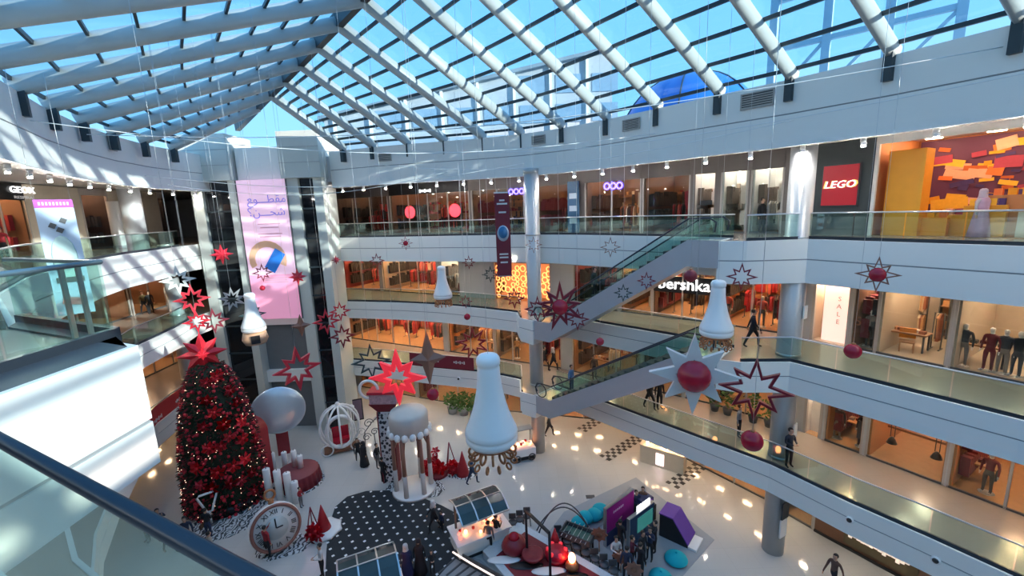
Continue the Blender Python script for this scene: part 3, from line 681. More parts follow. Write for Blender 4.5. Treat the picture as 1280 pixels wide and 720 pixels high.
def shelf(t, lab, x, y, wd, hg, pal, rows=4):
    r = thing('display_shelf', lab, 'shelf', shop_loc(t, x, y), t.rotation_euler.z)
    MB().b3(-wd/2, wd/2, 0.17, 0.2, 0, hg).build('back_panel', woodm, r)
    for s in (-1, 1): MB().b3(s*wd/2-0.02, s*wd/2+0.02, -0.2, 0.2, 0, hg).build('side_panel', dgrey, r)
    for k in range(rows):
        z = 0.15+k*(hg-0.3)/(rows-1) if rows > 1 else 0.5
        MB().b3(-wd/2, wd/2, -0.2, 0.17, z-0.03, z).build('shelf_board', woodm, r)
        if k < rows-1:
            x0 = -wd/2+0.08
            while x0 < wd/2-0.25:
                w_ = random.uniform(0.15, 0.32); h_ = random.uniform(0.12, 0.32)
                MB().b3(x0, min(x0+w_, wd/2-0.04), -0.14, 0.12, z, z+h_).build('folded_goods', cm(random.choice(GARM[pal])), r); x0 += w_+random.uniform(0.03, 0.15)
    return r
def table(t, lab, x, y, pal):
    r = thing('display_table', lab, 'table', shop_loc(t, x, y), t.rotation_euler.z)
    MB().b3(-0.7, 0.7, -0.4, 0.4, 0.74, 0.8).build('tabletop', woodm, r)
    lm = MB().b3(-0.03, 0.03, -0.03, 0.03, 0, 0.74).mesh('leg'); lm.materials.append(dgrey)
    for sx_ in (-0.62, 0.62):
        for sy in (-0.33, 0.33): inst('leg', lm, r, (sx_, sy, 0))
    for i in range(5): MB().box((-0.5+i*0.25, random.uniform(-0.12, 0.12), 0.8+0.06), (0.2, 0.26, 0.12)).build('folded_goods', cm(random.choice(GARM[pal])), r)
wallm = {'orange': mat('shop_wall_orange', (0.48, 0.20, 0.07), 0.6), 'cream': mat('shop_wall_cream', (0.50, 0.40, 0.31), 0.6), 'dark': mat('shop_wall_dark', (0.08, 0.05, 0.045), 0.6), 'brown': mat('shop_wall_brown', (0.20, 0.10, 0.06), 0.6), 'white': mat('shop_wall_white', (0.75, 0.73, 0.7), 0.6), 'yellow': mat('shop_wall_yellow', (0.70, 0.32, 0.02), 0.5), 'redw': mat('shop_wall_red', (0.30, 0.03, 0.03), 0.6)}
flw = mat('shop_floor_wood', (0.40, 0.24, 0.13), 0.25, var=0.12, scale=4); fll = mat('shop_floor_light', (0.55, 0.45, 0.36), 0.2)
def shop(desc, px0, px1, z, H, wall='cream', light=None, front='glass', depth=5.0, pl=None, band=0.45, bandm=None, flo=None, racks='', pal='dark', zpx=None):
    pl = pl or SB; light = light or glow
    p = onS(px0, zpx or z, pl); q = onS(px1, zpx or z, pl)
    W = (q-p).length; t = thing('shop_unit', desc, 'shop', (p.x, p.y, z), rots(p, q))
    W0 = wallm[wall]
    MB().b3(0, W, depth, depth+0.1, 0, H).build('back_wall', W0, t)
    MB().b3(0, 0.1, 0.1, depth, 0, H).build('side_wall', W0, t); MB().b3(W-0.1, W, 0.1, depth, 0, H).build('side_wall', W0, t)
    MB().b3(0.1, W-0.1, 0.02, depth, 0.0, 0.012).build('shop_floor', flo or flw, t)
    MB().b3(0.1, W-0.1, 0.02, depth, H-0.05, H).build('shop_ceiling', ceilm, t)
    if band: MB().b3(0, W, -0.06, 0.06, H-band, H).build('sign_band', bandm or soffit, t)
    n = max(1, int(W/1.7))
    for i in range(n):
        for j in (0.28, 0.72): MB().box((W*(i+0.5)/n, depth*j, H-0.08), (min(0.5, W/n*0.6), 0.16, 0.05)).build('light_panel', light, t)
    if front == 'glass':
        n = max(1, round(W/1.9))
        for i in range(n):
            MB().b3(W*i/n+0.04, W*(i+1)/n-0.04, -0.01, 0.01, 0.08, H-band).build('glass_pane', clear, t)
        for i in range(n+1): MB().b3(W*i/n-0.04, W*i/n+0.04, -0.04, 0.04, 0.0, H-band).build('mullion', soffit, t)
        MB().b3(0, W, -0.04, 0.04, 0.0, 0.08).build('threshold', dgrey, t)
    else:
        for x in (0, W-0.12): MB().b3(x, x+0.12, -0.05, 0.1, 0.0, H-band).build('jamb', bandm or soffit, t)
    t['W'] = W; t['D'] = depth
    where = desc.split('|')[0]
    return t, W
def piers(name, z, H, spans, pl, m_=None):
    root = sempty(name, (*onS(spans[0][0], z, pl), z))
    for a, b in spans:
        p = onS(a, z, pl); q = onS(b, z, pl); d = (q-p)
        if d.length < 0.05: continue
        n = Vector((-d.y, d.x)).normalized()*0.12
        MB().beam((p.x+n.x, p.y+n.y, z+H/2), (q.x+n.x, q.y+n.y, z+H/2), 0.3, H).build('pier', m_ or colm, root, True)
    return root
def fill(t, W, where, spec, pal, depth=5.0, stock=True):
    """spec letters: r rack, s wall shelf, m mannequin, t table"""
    k = len(spec)
    words = {'red': 'red', 'dark': 'dark', 'pale': 'pale', 'warm': 'tan'}[pal]
    mbs = [MB() for _ in range(4)]; H_ = 2.75; y0 = depth-0.02
    nx = int((W-0.3)/0.2) if stock else 0
    for ix in range(nx):
        for iz in range(3):
            z0 = 0.25+iz*H_/3.3; hh_ = random.uniform(0.35, 0.78)
            if random.random() < 0.88: mbs[random.randrange(4)].b3(0.15+ix*0.2, 0.15+ix*0.2+random.uniform(0.12, 0.2), y0-random.uniform(0.06, 0.2), y0, z0, z0+hh_)
    for k_, b_ in enumerate(mbs):
        if b_.v: stuff(b_.build('wall_stock', cm(GARM[pal][k_]), t))
    for sx_, xw in ((1, 0.12), (-1, W-0.12)) if stock else ():
        b_ = MB()
        for iy in range(int((depth-0.8)/0.22)):
            for iz in range(2): b_.b3(min(xw, xw+sx_*0.3), max(xw, xw+sx_*0.3), 0.6+iy*0.22, 0.6+iy*0.22+0.15, 0.4+iz*1.1, 0.4+iz*1.1+random.uniform(0.6, 0.95))
        stuff(b_.build('side_stock', cm(GARM[pal][4 if sx_ > 0 else 1]), t))
    seen = {}
    for i, c in enumerate(spec):
        x = W*(i+0.5)/k; seen[c] = seen.get(c, 0)+1
        nth = ('first', 'second', 'third', 'fourth', 'fifth', 'sixth')[seen[c]-1]
        if c == 'r': rack(t, '%s rail of %s garments in %s' % (nth, words, where), x, 1.5+0.9*(i % 2), min(1.5, W/k*0.85), pal)
        if c == 'w': rack(t, '%s wall rail of %s garments in %s' % (nth, words, where), x, depth-0.5, min(2.2, W/k*0.95), pal, 2.1)
        if c == 's': shelf(t, '%s wall shelf of %s goods in %s' % (nth, words, where), x, depth-0.35, min(2.0, W/k*0.9), 2.4, pal)
        if c == 't': table(t, '%s wooden display table in %s' % (nth, where), x, 1.6, pal)
        if c == 'm':
            a, b = random.choice(GARM[pal]), random.choice(GARM['dark']); mannequin('%s dressed window mannequin in %s' % (nth, where), shop_loc(t, x, 0.7), t.rotation_euler.z+random.uniform(-0.4, 0.4), a, b)

glowx0 = mat('shop_light_amber', (1, 0.8, 0.6), 0.5, emit=20.0, ecol=(1, 0.5, 0.2), var=0)
# middle gallery
H2 = 3.25
def S2(where, a, b, **k):
    sp = k.pop('spec', ''); stock = k.pop('stock', True); pal = k.pop('pal', 'dark'); z = k.pop('z', Z2); H = k.pop('H', H2)
    t, W = shop(k.pop('look')+' '+where, a, b, z, H, **k)
    if sp: fill(t, W, k.get('short') or SHORT[where], sp, pal, k.get('depth', 5.0), stock)
    return t, W
SHORT = {}
def reg(where, short): SHORT[where] = short; return where
t, W = S2(reg('on the middle gallery nearest the lift tower', 'the middle gallery shop by the tower'), 432, 476, look='red clothes shop', wall='redw', light=glow, spec='wrwr', pal='red')
t, W = S2(reg('on the middle gallery behind the smallest bell', 'the shop behind the smallest bell'), 480, 548, look='warm lit clothes shop', wall='cream', light=glow, spec='wrwrwm', pal='red')
t, W = S2(reg('on the middle gallery beside the plain grey piers', 'the narrow pale middle gallery shop'), 552, 576, look='narrow pale shop', wall='white', light=gloww, spec='rm', pal='pale')
orn, W = S2(reg('on the middle gallery behind the red banner', 'the ornate orange shop'), 618, 690, look='glowing orange shop front of round discs', wall='brown', light=glowx0, front='open', spec='s', pal='warm')
for i in range(int(W/0.42)):          # round glowing lattice discs filling the front
    for j in range(6):
        if random.random() < 0.2: continue
        r_ = random.uniform(0.12, 0.22); MB().torus((0.3+i*0.42+random.uniform(-0.08, 0.08), 0.25, 0.3+j*0.42+random.uniform(-0.08, 0.08)), r_, 0.045, 12, 5, Matrix.Rotation(PI/2, 3, 'X')).build('lattice_disc', mat('lattice_glow', (0.9, 0.4, 0.12), 0.5, emit=1.3, ecol=(1, 0.35, 0.10)), orn)
MB().b3(0.1, W-0.1, 0.9, 0.95, 0.1, 2.8).build('lit_screen', mat('lattice_back', (0.35, 0.12, 0.04), 0.6, emit=0.30, ecol=(1, 0.36, 0.12)), orn)
t, W = S2(reg('on the middle gallery under the foot of the upper handrail', 'the red shop half hidden by the upper escalator'), 718, 772, look='deep red shop', wall='redw', light=glowd, spec='wrm', pal='red')
t, W = S2(reg('on the middle gallery left of the white lettered sign', 'the warm shop next to the white lettered sign'), 776, 814, look='amber lit shop', wall='orange', light=glow, spec='ss', pal='warm')
t, W = S2(reg('with large white letters on the middle gallery', 'the shop with large white letters'), 816, 892, look='dark clothes shop', wall='brown', light=glow, band=0.0, spec='rwrw', pal='dark')
text('sign_lettering', 'bershka', 0.92, signw, t, (W*0.52, -0.14, 2.05), ext=0.06, sx_=1.0)
MB().b3(0, W, -0.03, 0.05, 1.55, 2.5).build('sign_board', black, t)
t, W = S2(reg('on the middle gallery behind the middle sized bell', 'the clothes shop behind the middle sized bell'), 896, 985, look='bright clothes shop', wall='orange', light=glow, spec='mrwmrw', pal='red')
t, W = S2(reg('holding the sale poster', 'the poster bay'), 1012, 1060, look='cream wall bay', wall='cream', light=gloww, depth=0.8, front='open', flo=fll)
ps = thing('sale_poster', 'tall pale pink sale poster standing in the cream bay', 'poster', shop_loc(t, W*0.62, 0.3, 0.02), t.rotation_euler.z)
MB().b3(-0.62, 0.62, 0, 0.05, 0, 2.75).build('panel', mat('poster_pink', (0.95, 0.72, 0.62), 0.5, emit=0.45, ecol=(1, 0.72, 0.62), var=0), ps)
for i, ch in enumerate('SALE'): text('letter', ch, 0.30, mat('poster_grey', (0.45, 0.32, 0.3), 0.5, var=0), ps, (0, -0.02, 2.05-i*0.36), ext=0.003)
t, W = S2(reg('beside the sale poster', 'the bay beside the sale poster'), 1062, 1092, look='narrow lit display bay', wall='brown', light=gloww, spec='m', pal='dark', flo=fll)
text('bay_number', '5', 0.55, brown, t, (0.25, -0.05, 1.25), ext=0.01)
t, W = S2(reg('showing a chair display on the middle gallery', 'the big shop with the chair display'), 1094, 1182, look='wide bright shop', wall='cream', light=gloww, spec='wtsrws', pal='warm', flo=fll, stock=False)
ch = thing('display_chair', 'wooden chair with an orange jumper draped over it behind shop glass', 'chair', shop_loc(t, W*0.3, 1.2), t.rotation_euler.z+0.3)
MB().b3(-0.25, 0.25, -0.25, 0.25, 0.42, 0.46).build('seat', woodm, ch); MB().b3(-0.25, 0.25, 0.22, 0.26, 0.6, 0.95).build('backrest', woodm, ch); MB().b3(-0.27, 0.27, 0.18, 0.3, 0.55, 0.98).build('orange_jumper', cm((0.75, 0.25, 0.02)), ch)
lg = MB().b3(-0.02, 0.02, -0.02, 0.02, 0, 0.42).mesh('leg'); lg.materials.append(woodm)
for a in (-0.22, 0.22):
    for b in (-0.22, 0.22): inst('leg', lg, ch, (a, b, 0))
t, W = S2(reg('with the mannequin group on the middle gallery', 'the shop with the mannequin group'), 1186, 1330, look='wide cream shop', wall='cream', light=gloww, spec='mtmmmrsw', pal='dark', flo=fll, stock=False)
piers('wall_middle_gallery', Z2, H2, [(420, 432), (476, 480), (548, 552), (576, 618), (690, 718), (772, 776), (814, 816), (892, 896), (985, 1012), (1060, 1062), (1182, 1186)], SB)

# lower gallery
H1 = 3.5
k1 = dict(z=Z1, H=H1)
t, W = S2(reg('on the lower gallery behind the dark outline star', 'the wide dark shop on the lower gallery'), 436, 556, look='wide dark red clothes shop', wall='brown', light=glow, spec='wrwrwrw', pal='red', **k1)
t, W = S2(reg('on the lower gallery behind the red star with long rays', 'the amber shop on the lower gallery'), 562, 618, look='amber lit shop', wall='orange', light=glow, spec='srt', pal='warm', **k1)
t, W = S2(reg('on the lower gallery beside the escalator column', 'the shop beside the escalator column'), 620, 664, look='cream lit shop', wall='cream', light=glow, spec='sms', pal='warm', **k1)
t, W = S2(reg('on the lower gallery behind the walking pair', 'the shop behind the walking pair'), 668, 702, look='red lit shop', wall='redw', light=glow, spec='rs', pal='red', **k1)
t, W = S2(reg('on the lower gallery between the two escalators', 'the shop seen between the two escalators'), 716, 800, look='warm shop with goods on shelves', wall='orange', light=glowd, spec='strsr', pal='warm', **k1)
t, W = S2(reg('on the lower gallery under the lower escalator', 'the dark shop under the lower escalator'), 804, 852, look='dim brown shop', wall='brown', light=glowd, spec='sr', pal='dark', **k1)
t, W = S2(reg('on the lower gallery with a bare orange window', 'the bare orange window'), 856, 888, look='glowing orange shop', wall='orange', light=gloww, **k1)
t, W = S2(reg('on the lower gallery with plants in front', 'the shop with plants in front'), 892, 975, look='orange lit shop', wall='orange', light=glow, spec='srws', pal='red', **k1)
for i, px in enumerate((897, 915, 950, 962)):
    pp = shop_loc(t, W*(0.1, 0.3, 0.68, 0.9)[i], -0.7); pt = thing('potted_plant', ('leafy potted plant at the end of', 'bushy potted plant near the first shelf of', 'low potted plant near the middle of', 'tall potted plant near the column side of')[i]+' the orange shop on the lower gallery', 'plant', pp)
    MB().lathe([(0.18, 0), (0.26, 0.4)], (0, 0, 0), 14).build('pot', dgrey, pt); lf = MB()
    for k in range(60):
        a = random.uniform(0, 6.28); r_ = random.uniform(0.05, 0.42); z_ = random.uniform(0.45, 1.2+0.2*i % 0.5); c = Vector((r_*math.cos(a), r_*math.sin(a), z_)); u = Vector((random.uniform(-1, 1), random.uniform(-1, 1), random.uniform(-0.3, 1))).normalized()*0.13; v = u.orthogonal().normalized()*0.05
        lf.add([c-u, c+v, c+u, c-v], [(0, 1, 2, 3)])
    stuff(lf.build('foliage', leaf, pt))
t, W = S2(reg('beside the tall column on the lower gallery', 'the white bay'), 1003, 1026, look='plain white wall bay', wall='white', light=gloww, depth=0.5, front='open', **k1)
t, W = S2(reg('on the lower gallery with a dark mannequin', 'the orange bay beside the white wall bay'), 1030, 1076, look='orange shop bay', wall='orange', light=glow, spec='mtm', pal='dark', **k1)
t, W = S2(reg('on the lower gallery with hanging lamps', 'the wide shop with hanging lamps'), 1082, 1178, look='wide empty orange shop', wall='orange', light=gloww, **k1)
for i, f in enumerate((0.22, 0.8)):
    pd = thing('pendant_lamp', ('black pendant lamp nearer the white wall bay in the orange shop', 'black pendant lamp at the far end of the orange shop')[i], 'lamp', shop_loc(t, W*f, 1.0, 0.55), t.rotation_euler.z)
    MB().lathe([(0.2, 0), (0.12, 0.2), (0.04, 0.3)], (0, 0, 0), 14).build('shade', black, pd); MB().tube([(-0.07, 0, 0.3), (-0.07, 0, H1-0.6)], 0.015, 5).tube([(0.07, 0, 0.3), (0.07, 0, H1-0.6)], 0.015, 5).build('cable', black, pd)
MB().b3(0.1, W-0.1, 1.9, 2.0, 0.85, 0.95).build('long_rail', brown, t); 
t, W = S2(reg('on the lower gallery with a dark display table', 'the last orange shop of the lower gallery'), 1184, 1340, look='orange lit shop', wall='orange', light=glow, spec='tmsrw', pal='dark', **k1)
piers('wall_lower_gallery', Z1, H1, [(424, 436), (556, 562), (618, 620), (664, 668), (702, 716), (800, 804), (852, 856), (888, 892), (975, 1003), (1026, 1030), (1076, 1082), (1178, 1184)], SB)

# ground floor
HG = 3.55
k0 = dict(z=0.0, H=HG, pl=SG)
t, W = S2(reg('on the ground floor behind the white carriage', 'the ground floor shop behind the carriage'), 452, 520, look='orange lit shop', wall='orange', light=glowd, spec='sts', pal='warm', **k0)
t, W = S2(reg('on the ground floor behind the canopy on brown posts', 'the plant lined ground floor shop'), 524, 600, look='dim shop with greenery', wall='brown', light=glowd, spec='sss', pal='dark', **k0)
t, W = S2(reg('on the ground floor behind the largest bell', 'the ground floor shop behind the largest bell'), 604, 662, look='dim brown shop', wall='brown', light=glowd, spec='srs', pal='warm', **k0)
t, W = S2(reg('on the ground floor beyond the black checked strip', 'the red ground floor shop'), 672, 760, look='red brown shop', wall='redw', light=glowd, spec='srsr', pal='warm', **k0)
t, W = S2(reg('on the ground floor behind the cream counter', 'the ground floor shop behind the counter'), 766, 960, look='long amber shop', wall='orange', light=glowd, spec='ssrsrs', pal='warm', **k0)
t, W = S2(reg('on the ground floor with jewellery cases', 'the jewellery shop'), 975, 1015, look='small sparkling shop', wall='brown', light=gloww, spec='t', pal='warm', **k0)
t, W = S2(reg('on the ground floor with a brown lettered front', 'the brown shop'), 1018, 1250, look='long dark brown shop', wall='dark', light=glowd, band=2.2, bandm=wallm['brown'], **k0)
MB().b3(0, W, -0.05, 0.05, 0.08, 1.36).build('front_panel', wallm['brown'], t); MB().b3(0, W, -0.12, 0.0, 0, 0.12).build('kick_plate', black, t)
MB().b3(W*0.2, W*0.62, -0.2, -0.06, 0.35, 1.25).build('sign_box', mat('sign_olive', (0.13, 0.10, 0.05), 0.5), t)
for i in range(14): MB().box((W*0.24+i*W*0.025, -0.22, 0.9+0.05*math.sin(i*2.1)), (0.14, 0.04, 0.2+0.1*math.cos(i*1.7))).build('sign_stroke', mat('sign_pale', (0.75, 0.62, 0.5), 0.5, emit=0.5, var=0), t)
piers('wall_ground', 0, HG, [(436, 452), (520, 524), (600, 604), (662, 672), (760, 766), (960, 975), (1015, 1018)], SG)
for i, px in enumerate((566, 580, 594, 606)):
    pp = G(px, 516+i*2); pt = thing('potted_plant', ('bushy plant', 'round plant', 'spiky plant', 'small plant')[i]+' in a planter before the dim ground floor shop', 'plant', pp)
    MB().lathe([(0.35, 0), (0.45, 0.6)], (0, 0, 0), 14).build('pot', grey, pt); lf = MB()
    for k in range(120):
        a = random.uniform(0, 6.28); r_ = random.uniform(0.05, 0.7); z_ = random.uniform(0.6, 1.7); c = Vector((r_*math.cos(a), r_*math.sin(a), z_)); u = Vector((random.uniform(-1, 1), random.uniform(-1, 1), random.uniform(-0.3, 1))).normalized()*0.2; v = u.orthogonal().normalized()*0.08
        lf.add([c-u, c+v, c+u, c-v], [(0, 1, 2, 3)])
    stuff(lf.build('foliage', leaf, pt))

# top gallery
H3 = ZC-Z3+0.4
k3 = dict(z=Z3, H=H3)
BAND3 = 0.9
pierd = mat('pier_dark', (0.16, 0.14, 0.13), 0.5)
glowx = mat('shop_light_low', (1, 0.8, 0.6), 0.5, emit=24.0, ecol=(1, 0.62, 0.36), var=0)
t, W = S2(reg('on the top gallery nearest the lift tower', 'the top gallery shop by the tower'), 424, 488, look='dark red shop', wall='dark', light=glowx, spec='wrwr', pal='red', band=BAND3, bandm=pierd, **k3)
t, W = S2(reg('with a black sign band and two red discs', 'the shop with two red discs'), 491, 588, look='long shop', wall='brown', light=glowx, band=BAND3, bandm=black, spec='swsw', pal='red', **k3)
for i in range(7): MB().box((W*0.42+i*0.17, -0.09, H3-0.68), (0.10, 0.04, 0.16 if i % 3 else 0.26)).build('sign_letter', signw, t)
for f in (0.25, 0.82): MB().lathe([(0.5, 0), (0.5, 0.08)], (0, 0, 0), 24).xform(Matrix.Translation((W*f, 0.15, 1.75)) @ Matrix.Rotation(PI/2, 4, 'X')).build('red_disc', signr, t)
t, W = S2(reg('behind the red hanging banner on the top gallery', 'the shop behind the red banner'), 592, 656, look='brown shop with blue neon', wall='brown', light=glowx, spec='ss', pal='dark', band=BAND3, bandm=pierd, **k3)
for i in range(3): MB().torus((W*0.78+i*0.42, -0.1, H3-1.15), 0.17, 0.045, 14, 5, Matrix.Rotation(PI/2, 3, 'X')).build('neon_loop', signb, t)
t, W = S2(reg('beside the blue poster on the top gallery', 'the top gallery shop beside the blue poster'), 670, 712, look='dark gold lit shop', wall='brown', light=glowd, spec='srs', pal='dark', band=BAND3, bandm=pierd, **k3)
bp = thing('blue_poster', 'narrow dark blue poster panel between two top gallery shops', 'poster', (*onS(720, Z3, SB), Z3), rots(onS(712, Z3, SB), onS(728, Z3, SB)))
MB().b3(-0.42, 0.42, -0.35, -0.25, 0, 3.3).build('panel', mat('poster_blue', (0.03, 0.10, 0.20), 0.4), bp)
for i in range(3): MB().b3(-0.28, 0.28, -0.37, -0.35, 0.6+i*0.8, 0.95+i*0.8).build('print_block', mat('poster_print', (0.45, 0.55, 0.65), 0.5), bp)
t, W = S2(reg('with a round blue neon sign on the top gallery', 'the shop with the round blue neon sign'), 732, 800, look='brown panelled shop', wall='brown', light=glowd, spec='srs', pal='warm', band=BAND3, bandm=pierd, **k3)
for i in range(3): MB().torus((W*0.42+i*0.42, -0.1, H3-1.2), 0.18, 0.05, 14, 5, Matrix.Rotation(PI/2, 3, 'X')).build('neon_loop', signb, t)
t, W = S2(reg('with dark front on the top gallery over the escalator', 'the dark top gallery shop'), 803, 860, look='dim shop', wall='brown', light=glowd, spec='srs', pal='red', band=BAND3, bandm=pierd, **k3)
t, W = S2(reg('with a small black sign on the top gallery', 'the white top gallery shop with a small sign'), 864, 894, look='brilliant white shop', wall='white', light=mat('shop_light_strong', (1, 1, 1), 0.5, emit=56, ecol=(1, 0.9, 0.78), var=0), depth=3.0, front='open', spec='s', pal='pale', band=BAND3, bandm=pierd, **k3)
MB().b3(W*0.25, W*0.75, 0.3, 0.36, 1.5, 1.75).build('small_sign', black, t)
t, W = S2(reg('with white slatted front on the top gallery', 'the slatted white top gallery shop'), 899, 931, look='brilliant shop', wall='white', light=MATS['shop_light_strong'], depth=3.0, spec='w', pal='pale', band=BAND3, bandm=pierd, **k3)
t, W = S2(reg('behind the person by the escalator head', 'the shop behind the escalator head'), 936, 975, look='pale lit shop', wall='white', light=MATS['shop_light_strong'], depth=3.0, spec='r', pal='pale', band=BAND3, bandm=pierd, **k3)
# sign wall and toy shop
p, q = onS(1013, Z3, SB), onS(1083, Z3, SB)
sw = thing('sign_wall', 'dark grey wall carrying a square red plaque with white letters', 'wall panel', (p.x, p.y, Z3), rots(p, q)); W = (q-p).length
MB().b3(0, W, -0.1, 0.1, 0, H3).build('panel', mat('slate_panel', (0.045, 0.06, 0.065), 0.5), sw)
MB().b3(W*0.18, W*0.83, -0.2, -0.1, 1.25, 3.05).build('plaque_rim', dgrey, sw)
MB().b3(W*0.2, W*0.81, -0.23, -0.2, 1.3, 3.0).build('plaque', mat('plaque_red', (0.36, 0.012, 0.022), 0.4, emit=0.25), sw)
text('plaque_lettering', 'LEGO', 0.47, mat('yellow_print', (0.8, 0.55, 0.1), 0.5, emit=0.5, var=0), sw, (W*0.505, -0.235, 2.18), ext=0.012, shear=0.2, sx_=1.1)
text('plaque_lettering', 'LEGO', 0.42, signw, sw, (W*0.505, -0.25, 2.18), ext=0.02, shear=0.2, sx_=1.1)
t, W = S2(reg('with a colourful mural beside the red plaque', 'the toy shop'), 1084, 1345, look='big orange and yellow toy shop', wall='orange', light=glowd, band=0.35, bandm=white, front='open', depth=4.2, **k3)
murc = [(0.75, 0.35, 0.02), (0.8, 0.5, 0.05), (0.35, 0.05, 0.10), (0.06, 0.04, 0.16), (0.75, 0.2, 0.05), (0.5, 0.12, 0.03), (0.8, 0.45, 0.3)]
MB().b3(0.2, W-0.2, 4.1, 4.2, 0.1, H3-0.1).build('mural_ground', mat('mural_plum', (0.10, 0.03, 0.09), 0.6), t)
for i in range(70):
    x = random.uniform(0.8, W-0.8); z_ = random.uniform(1.0, 3.6); r_ = random.uniform(0.15, 0.5)
    MB().box((x, 4.07-random.uniform(0, 0.04), z_), (r_*random.uniform(1, 2.6), 0.03, r_*random.uniform(0.4, 1.1)), 0, Matrix.Rotation(random.uniform(-0.25, 0.25), 3, 'Y')).build('mural_shape', cm(random.choice(murc)), t)
MB().b3(0.35, 1.5, 0.3, 1.2, 0.0, 3.4).build('yellow_pillar', wallm['yellow'], t)
for i, f in enumerate((0.10, 0.30, 0.44, 0.6, 0.74)):
    fx = thing('toy_display', ('long yellow display counter near the yellow pillar', 'wide yellow display block in the toy shop', 'tall yellow display box beside the visitor in pink', 'orange display block behind the visitor in pink', 'pale stepped display at the far end of the toy shop')[i], 'display', shop_loc(t, W*f+0.8, 1.0+0.3*(i % 2)), t.rotation_euler.z)
    w_ = (0.9, 0.8, 0.55, 0.9, 0.8)[i]; h_ = (0.7, 0.8, 1.15, 1.5, 0.9)[i]
    MB().b3(-w_, w_, -0.35, 0.35, 0, h_).build('plinth', (wallm['yellow'], wallm['yellow'], wallm['yellow'], wallm['orange'], beige)[i], fx)
    for j in range(5): MB().box((-w_+0.2+j*(2*w_-0.4)/4, 0, h_+0.12), (0.22, 0.22, 0.24)).build('toy_box', cm(random.choice(murc)), fx)
piers('wall_top_gallery', Z3, H3, [(415, 424), (488, 491), (588, 592), (656, 670), (712, 732), (800, 803), (860, 864), (894, 899), (931, 936), (975, 1013)], SB, mat('pier_dark', (0.16, 0.14, 0.13), 0.5))

# sunlit side: shops behind the curved galleries
t, W = S2(reg('with white letters on a black sign on the sunlit side', 'the shoe shop with the black sign'), -60, 46, look='shoe shop', wall='brown', light=glow, band=0.9, bandm=black, spec='ssssr', pal='red', pl=SL, **k3)
bpx = onS(25, Z3+3.6, SL)-onS(-60, Z3, SL)
text('sign_lettering', 'GEOX', 0.5, signw, t, (bpx.length, -0.12, H3-0.36), ext=0.03, sx_=1.2)
text('sign_subtitle', 'RESPIRA', 0.22, mat('sign_grey', (0.5, 0.5, 0.5), 0.5, emit=0.3, var=0), t, (bpx.length, -0.1, H3-0.76), ext=0.01, sx_=1.6)
t, W = S2(reg('on the sunlit top gallery behind the white poster columns', 'the dark shop on the sunlit top gallery'), 112, 146, look='dark open shop', wall='dark', light=glowd, front='open', spec='rs', pal='dark', pl=SL, **k3)
t, W = S2(reg('between white columns on the sunlit top gallery', 'the brown shop on the sunlit top gallery'), 168, 188, look='brown lit shop', wall='brown', light=glow, spec='s', pal='red', pl=SL, **k3)
t, W = S2(reg('next to the lift tower on the sunlit top gallery', 'the last shop of the sunlit top gallery'), 206, 250, look='dim shop', wall='dark', light=glowd, spec='mr', pal='dark', pl=SL, **k3)
piers('wall_sunlit_top', Z3, H3, [(46, 112), (146, 168), (188, 206)], SL, beige)
for z, H, nm, wd in ((Z2, H2, 'middle', 'brown'), (Z1, H1, 'lower', 'brown'), (0.0, HG, 'ground', 'dark')):
    for a, b, s_ in ((60, 165, 'near the white corner platform'), (168, 262, 'near the lift tower')):
        S2(reg('on the sunlit side of the '+nm+' level '+s_, 'x'), a, b, look='dim brown shop', wall=wd, light=glowd, z=z, H=H, pl=SL)
wp = atY(160, 285, 29)
for i, px in enumerate((152, 166)):
    pc = onS(px, Z3, SL); d_ = pc.normalized(); pc = pc-d_*1.2
    MBt = thing('poster_column', ('slim white poster column beside the dark open shop', 'wide white poster column nearer the lift tower')[i], 'column', (pc.x, pc.y, Z3))
    MB().lathe([(0.38+0.1*i, 0), (0.38+0.1*i, 3.2)], (0, 0, 0), 18).build('drum', white2, MBt); MB().lathe([(0.42+0.1*i, 0), (0.42+0.1*i, 0.2)], (0, 0, 0), 18).build('base', grey, MBt)

# small camera domes on the lower gallery front
for x, y, lab in ((1062, 648, 'small white camera dome on the lower gallery front beyond the column'), (1183, 685, 'small white camera dome on the lower gallery front below the last orange shop'), (572, 473, 'small camera dome on the curved lower gallery front'), (447, 452, 'small camera dome beside the dark outline star')):
    p_ = onz(x, y, Z1-0.55); best = min(along(EDGE1, 0.1), key=lambda q_: (q_[0]-p_.xy).length); n_ = Vector((best[1].y, -best[1].x)); c_ = best[0]+n_*0.12
    t = thing('camera_dome', lab, 'camera', (c_.x, c_.y, Z1-0.6), math.atan2(best[1].y, best[1].x)); MB().lathe([(0.13, -0.03), (0.13, 0.03)], (0, 0, 0), 16).xform(Matrix.Rotation(PI/2, 4, 'X')).build('ring', white2, t); MB().ball((0, -0.05, 0), 0.09, 10, (1, 0.7, 1)).build('dome', black, t)

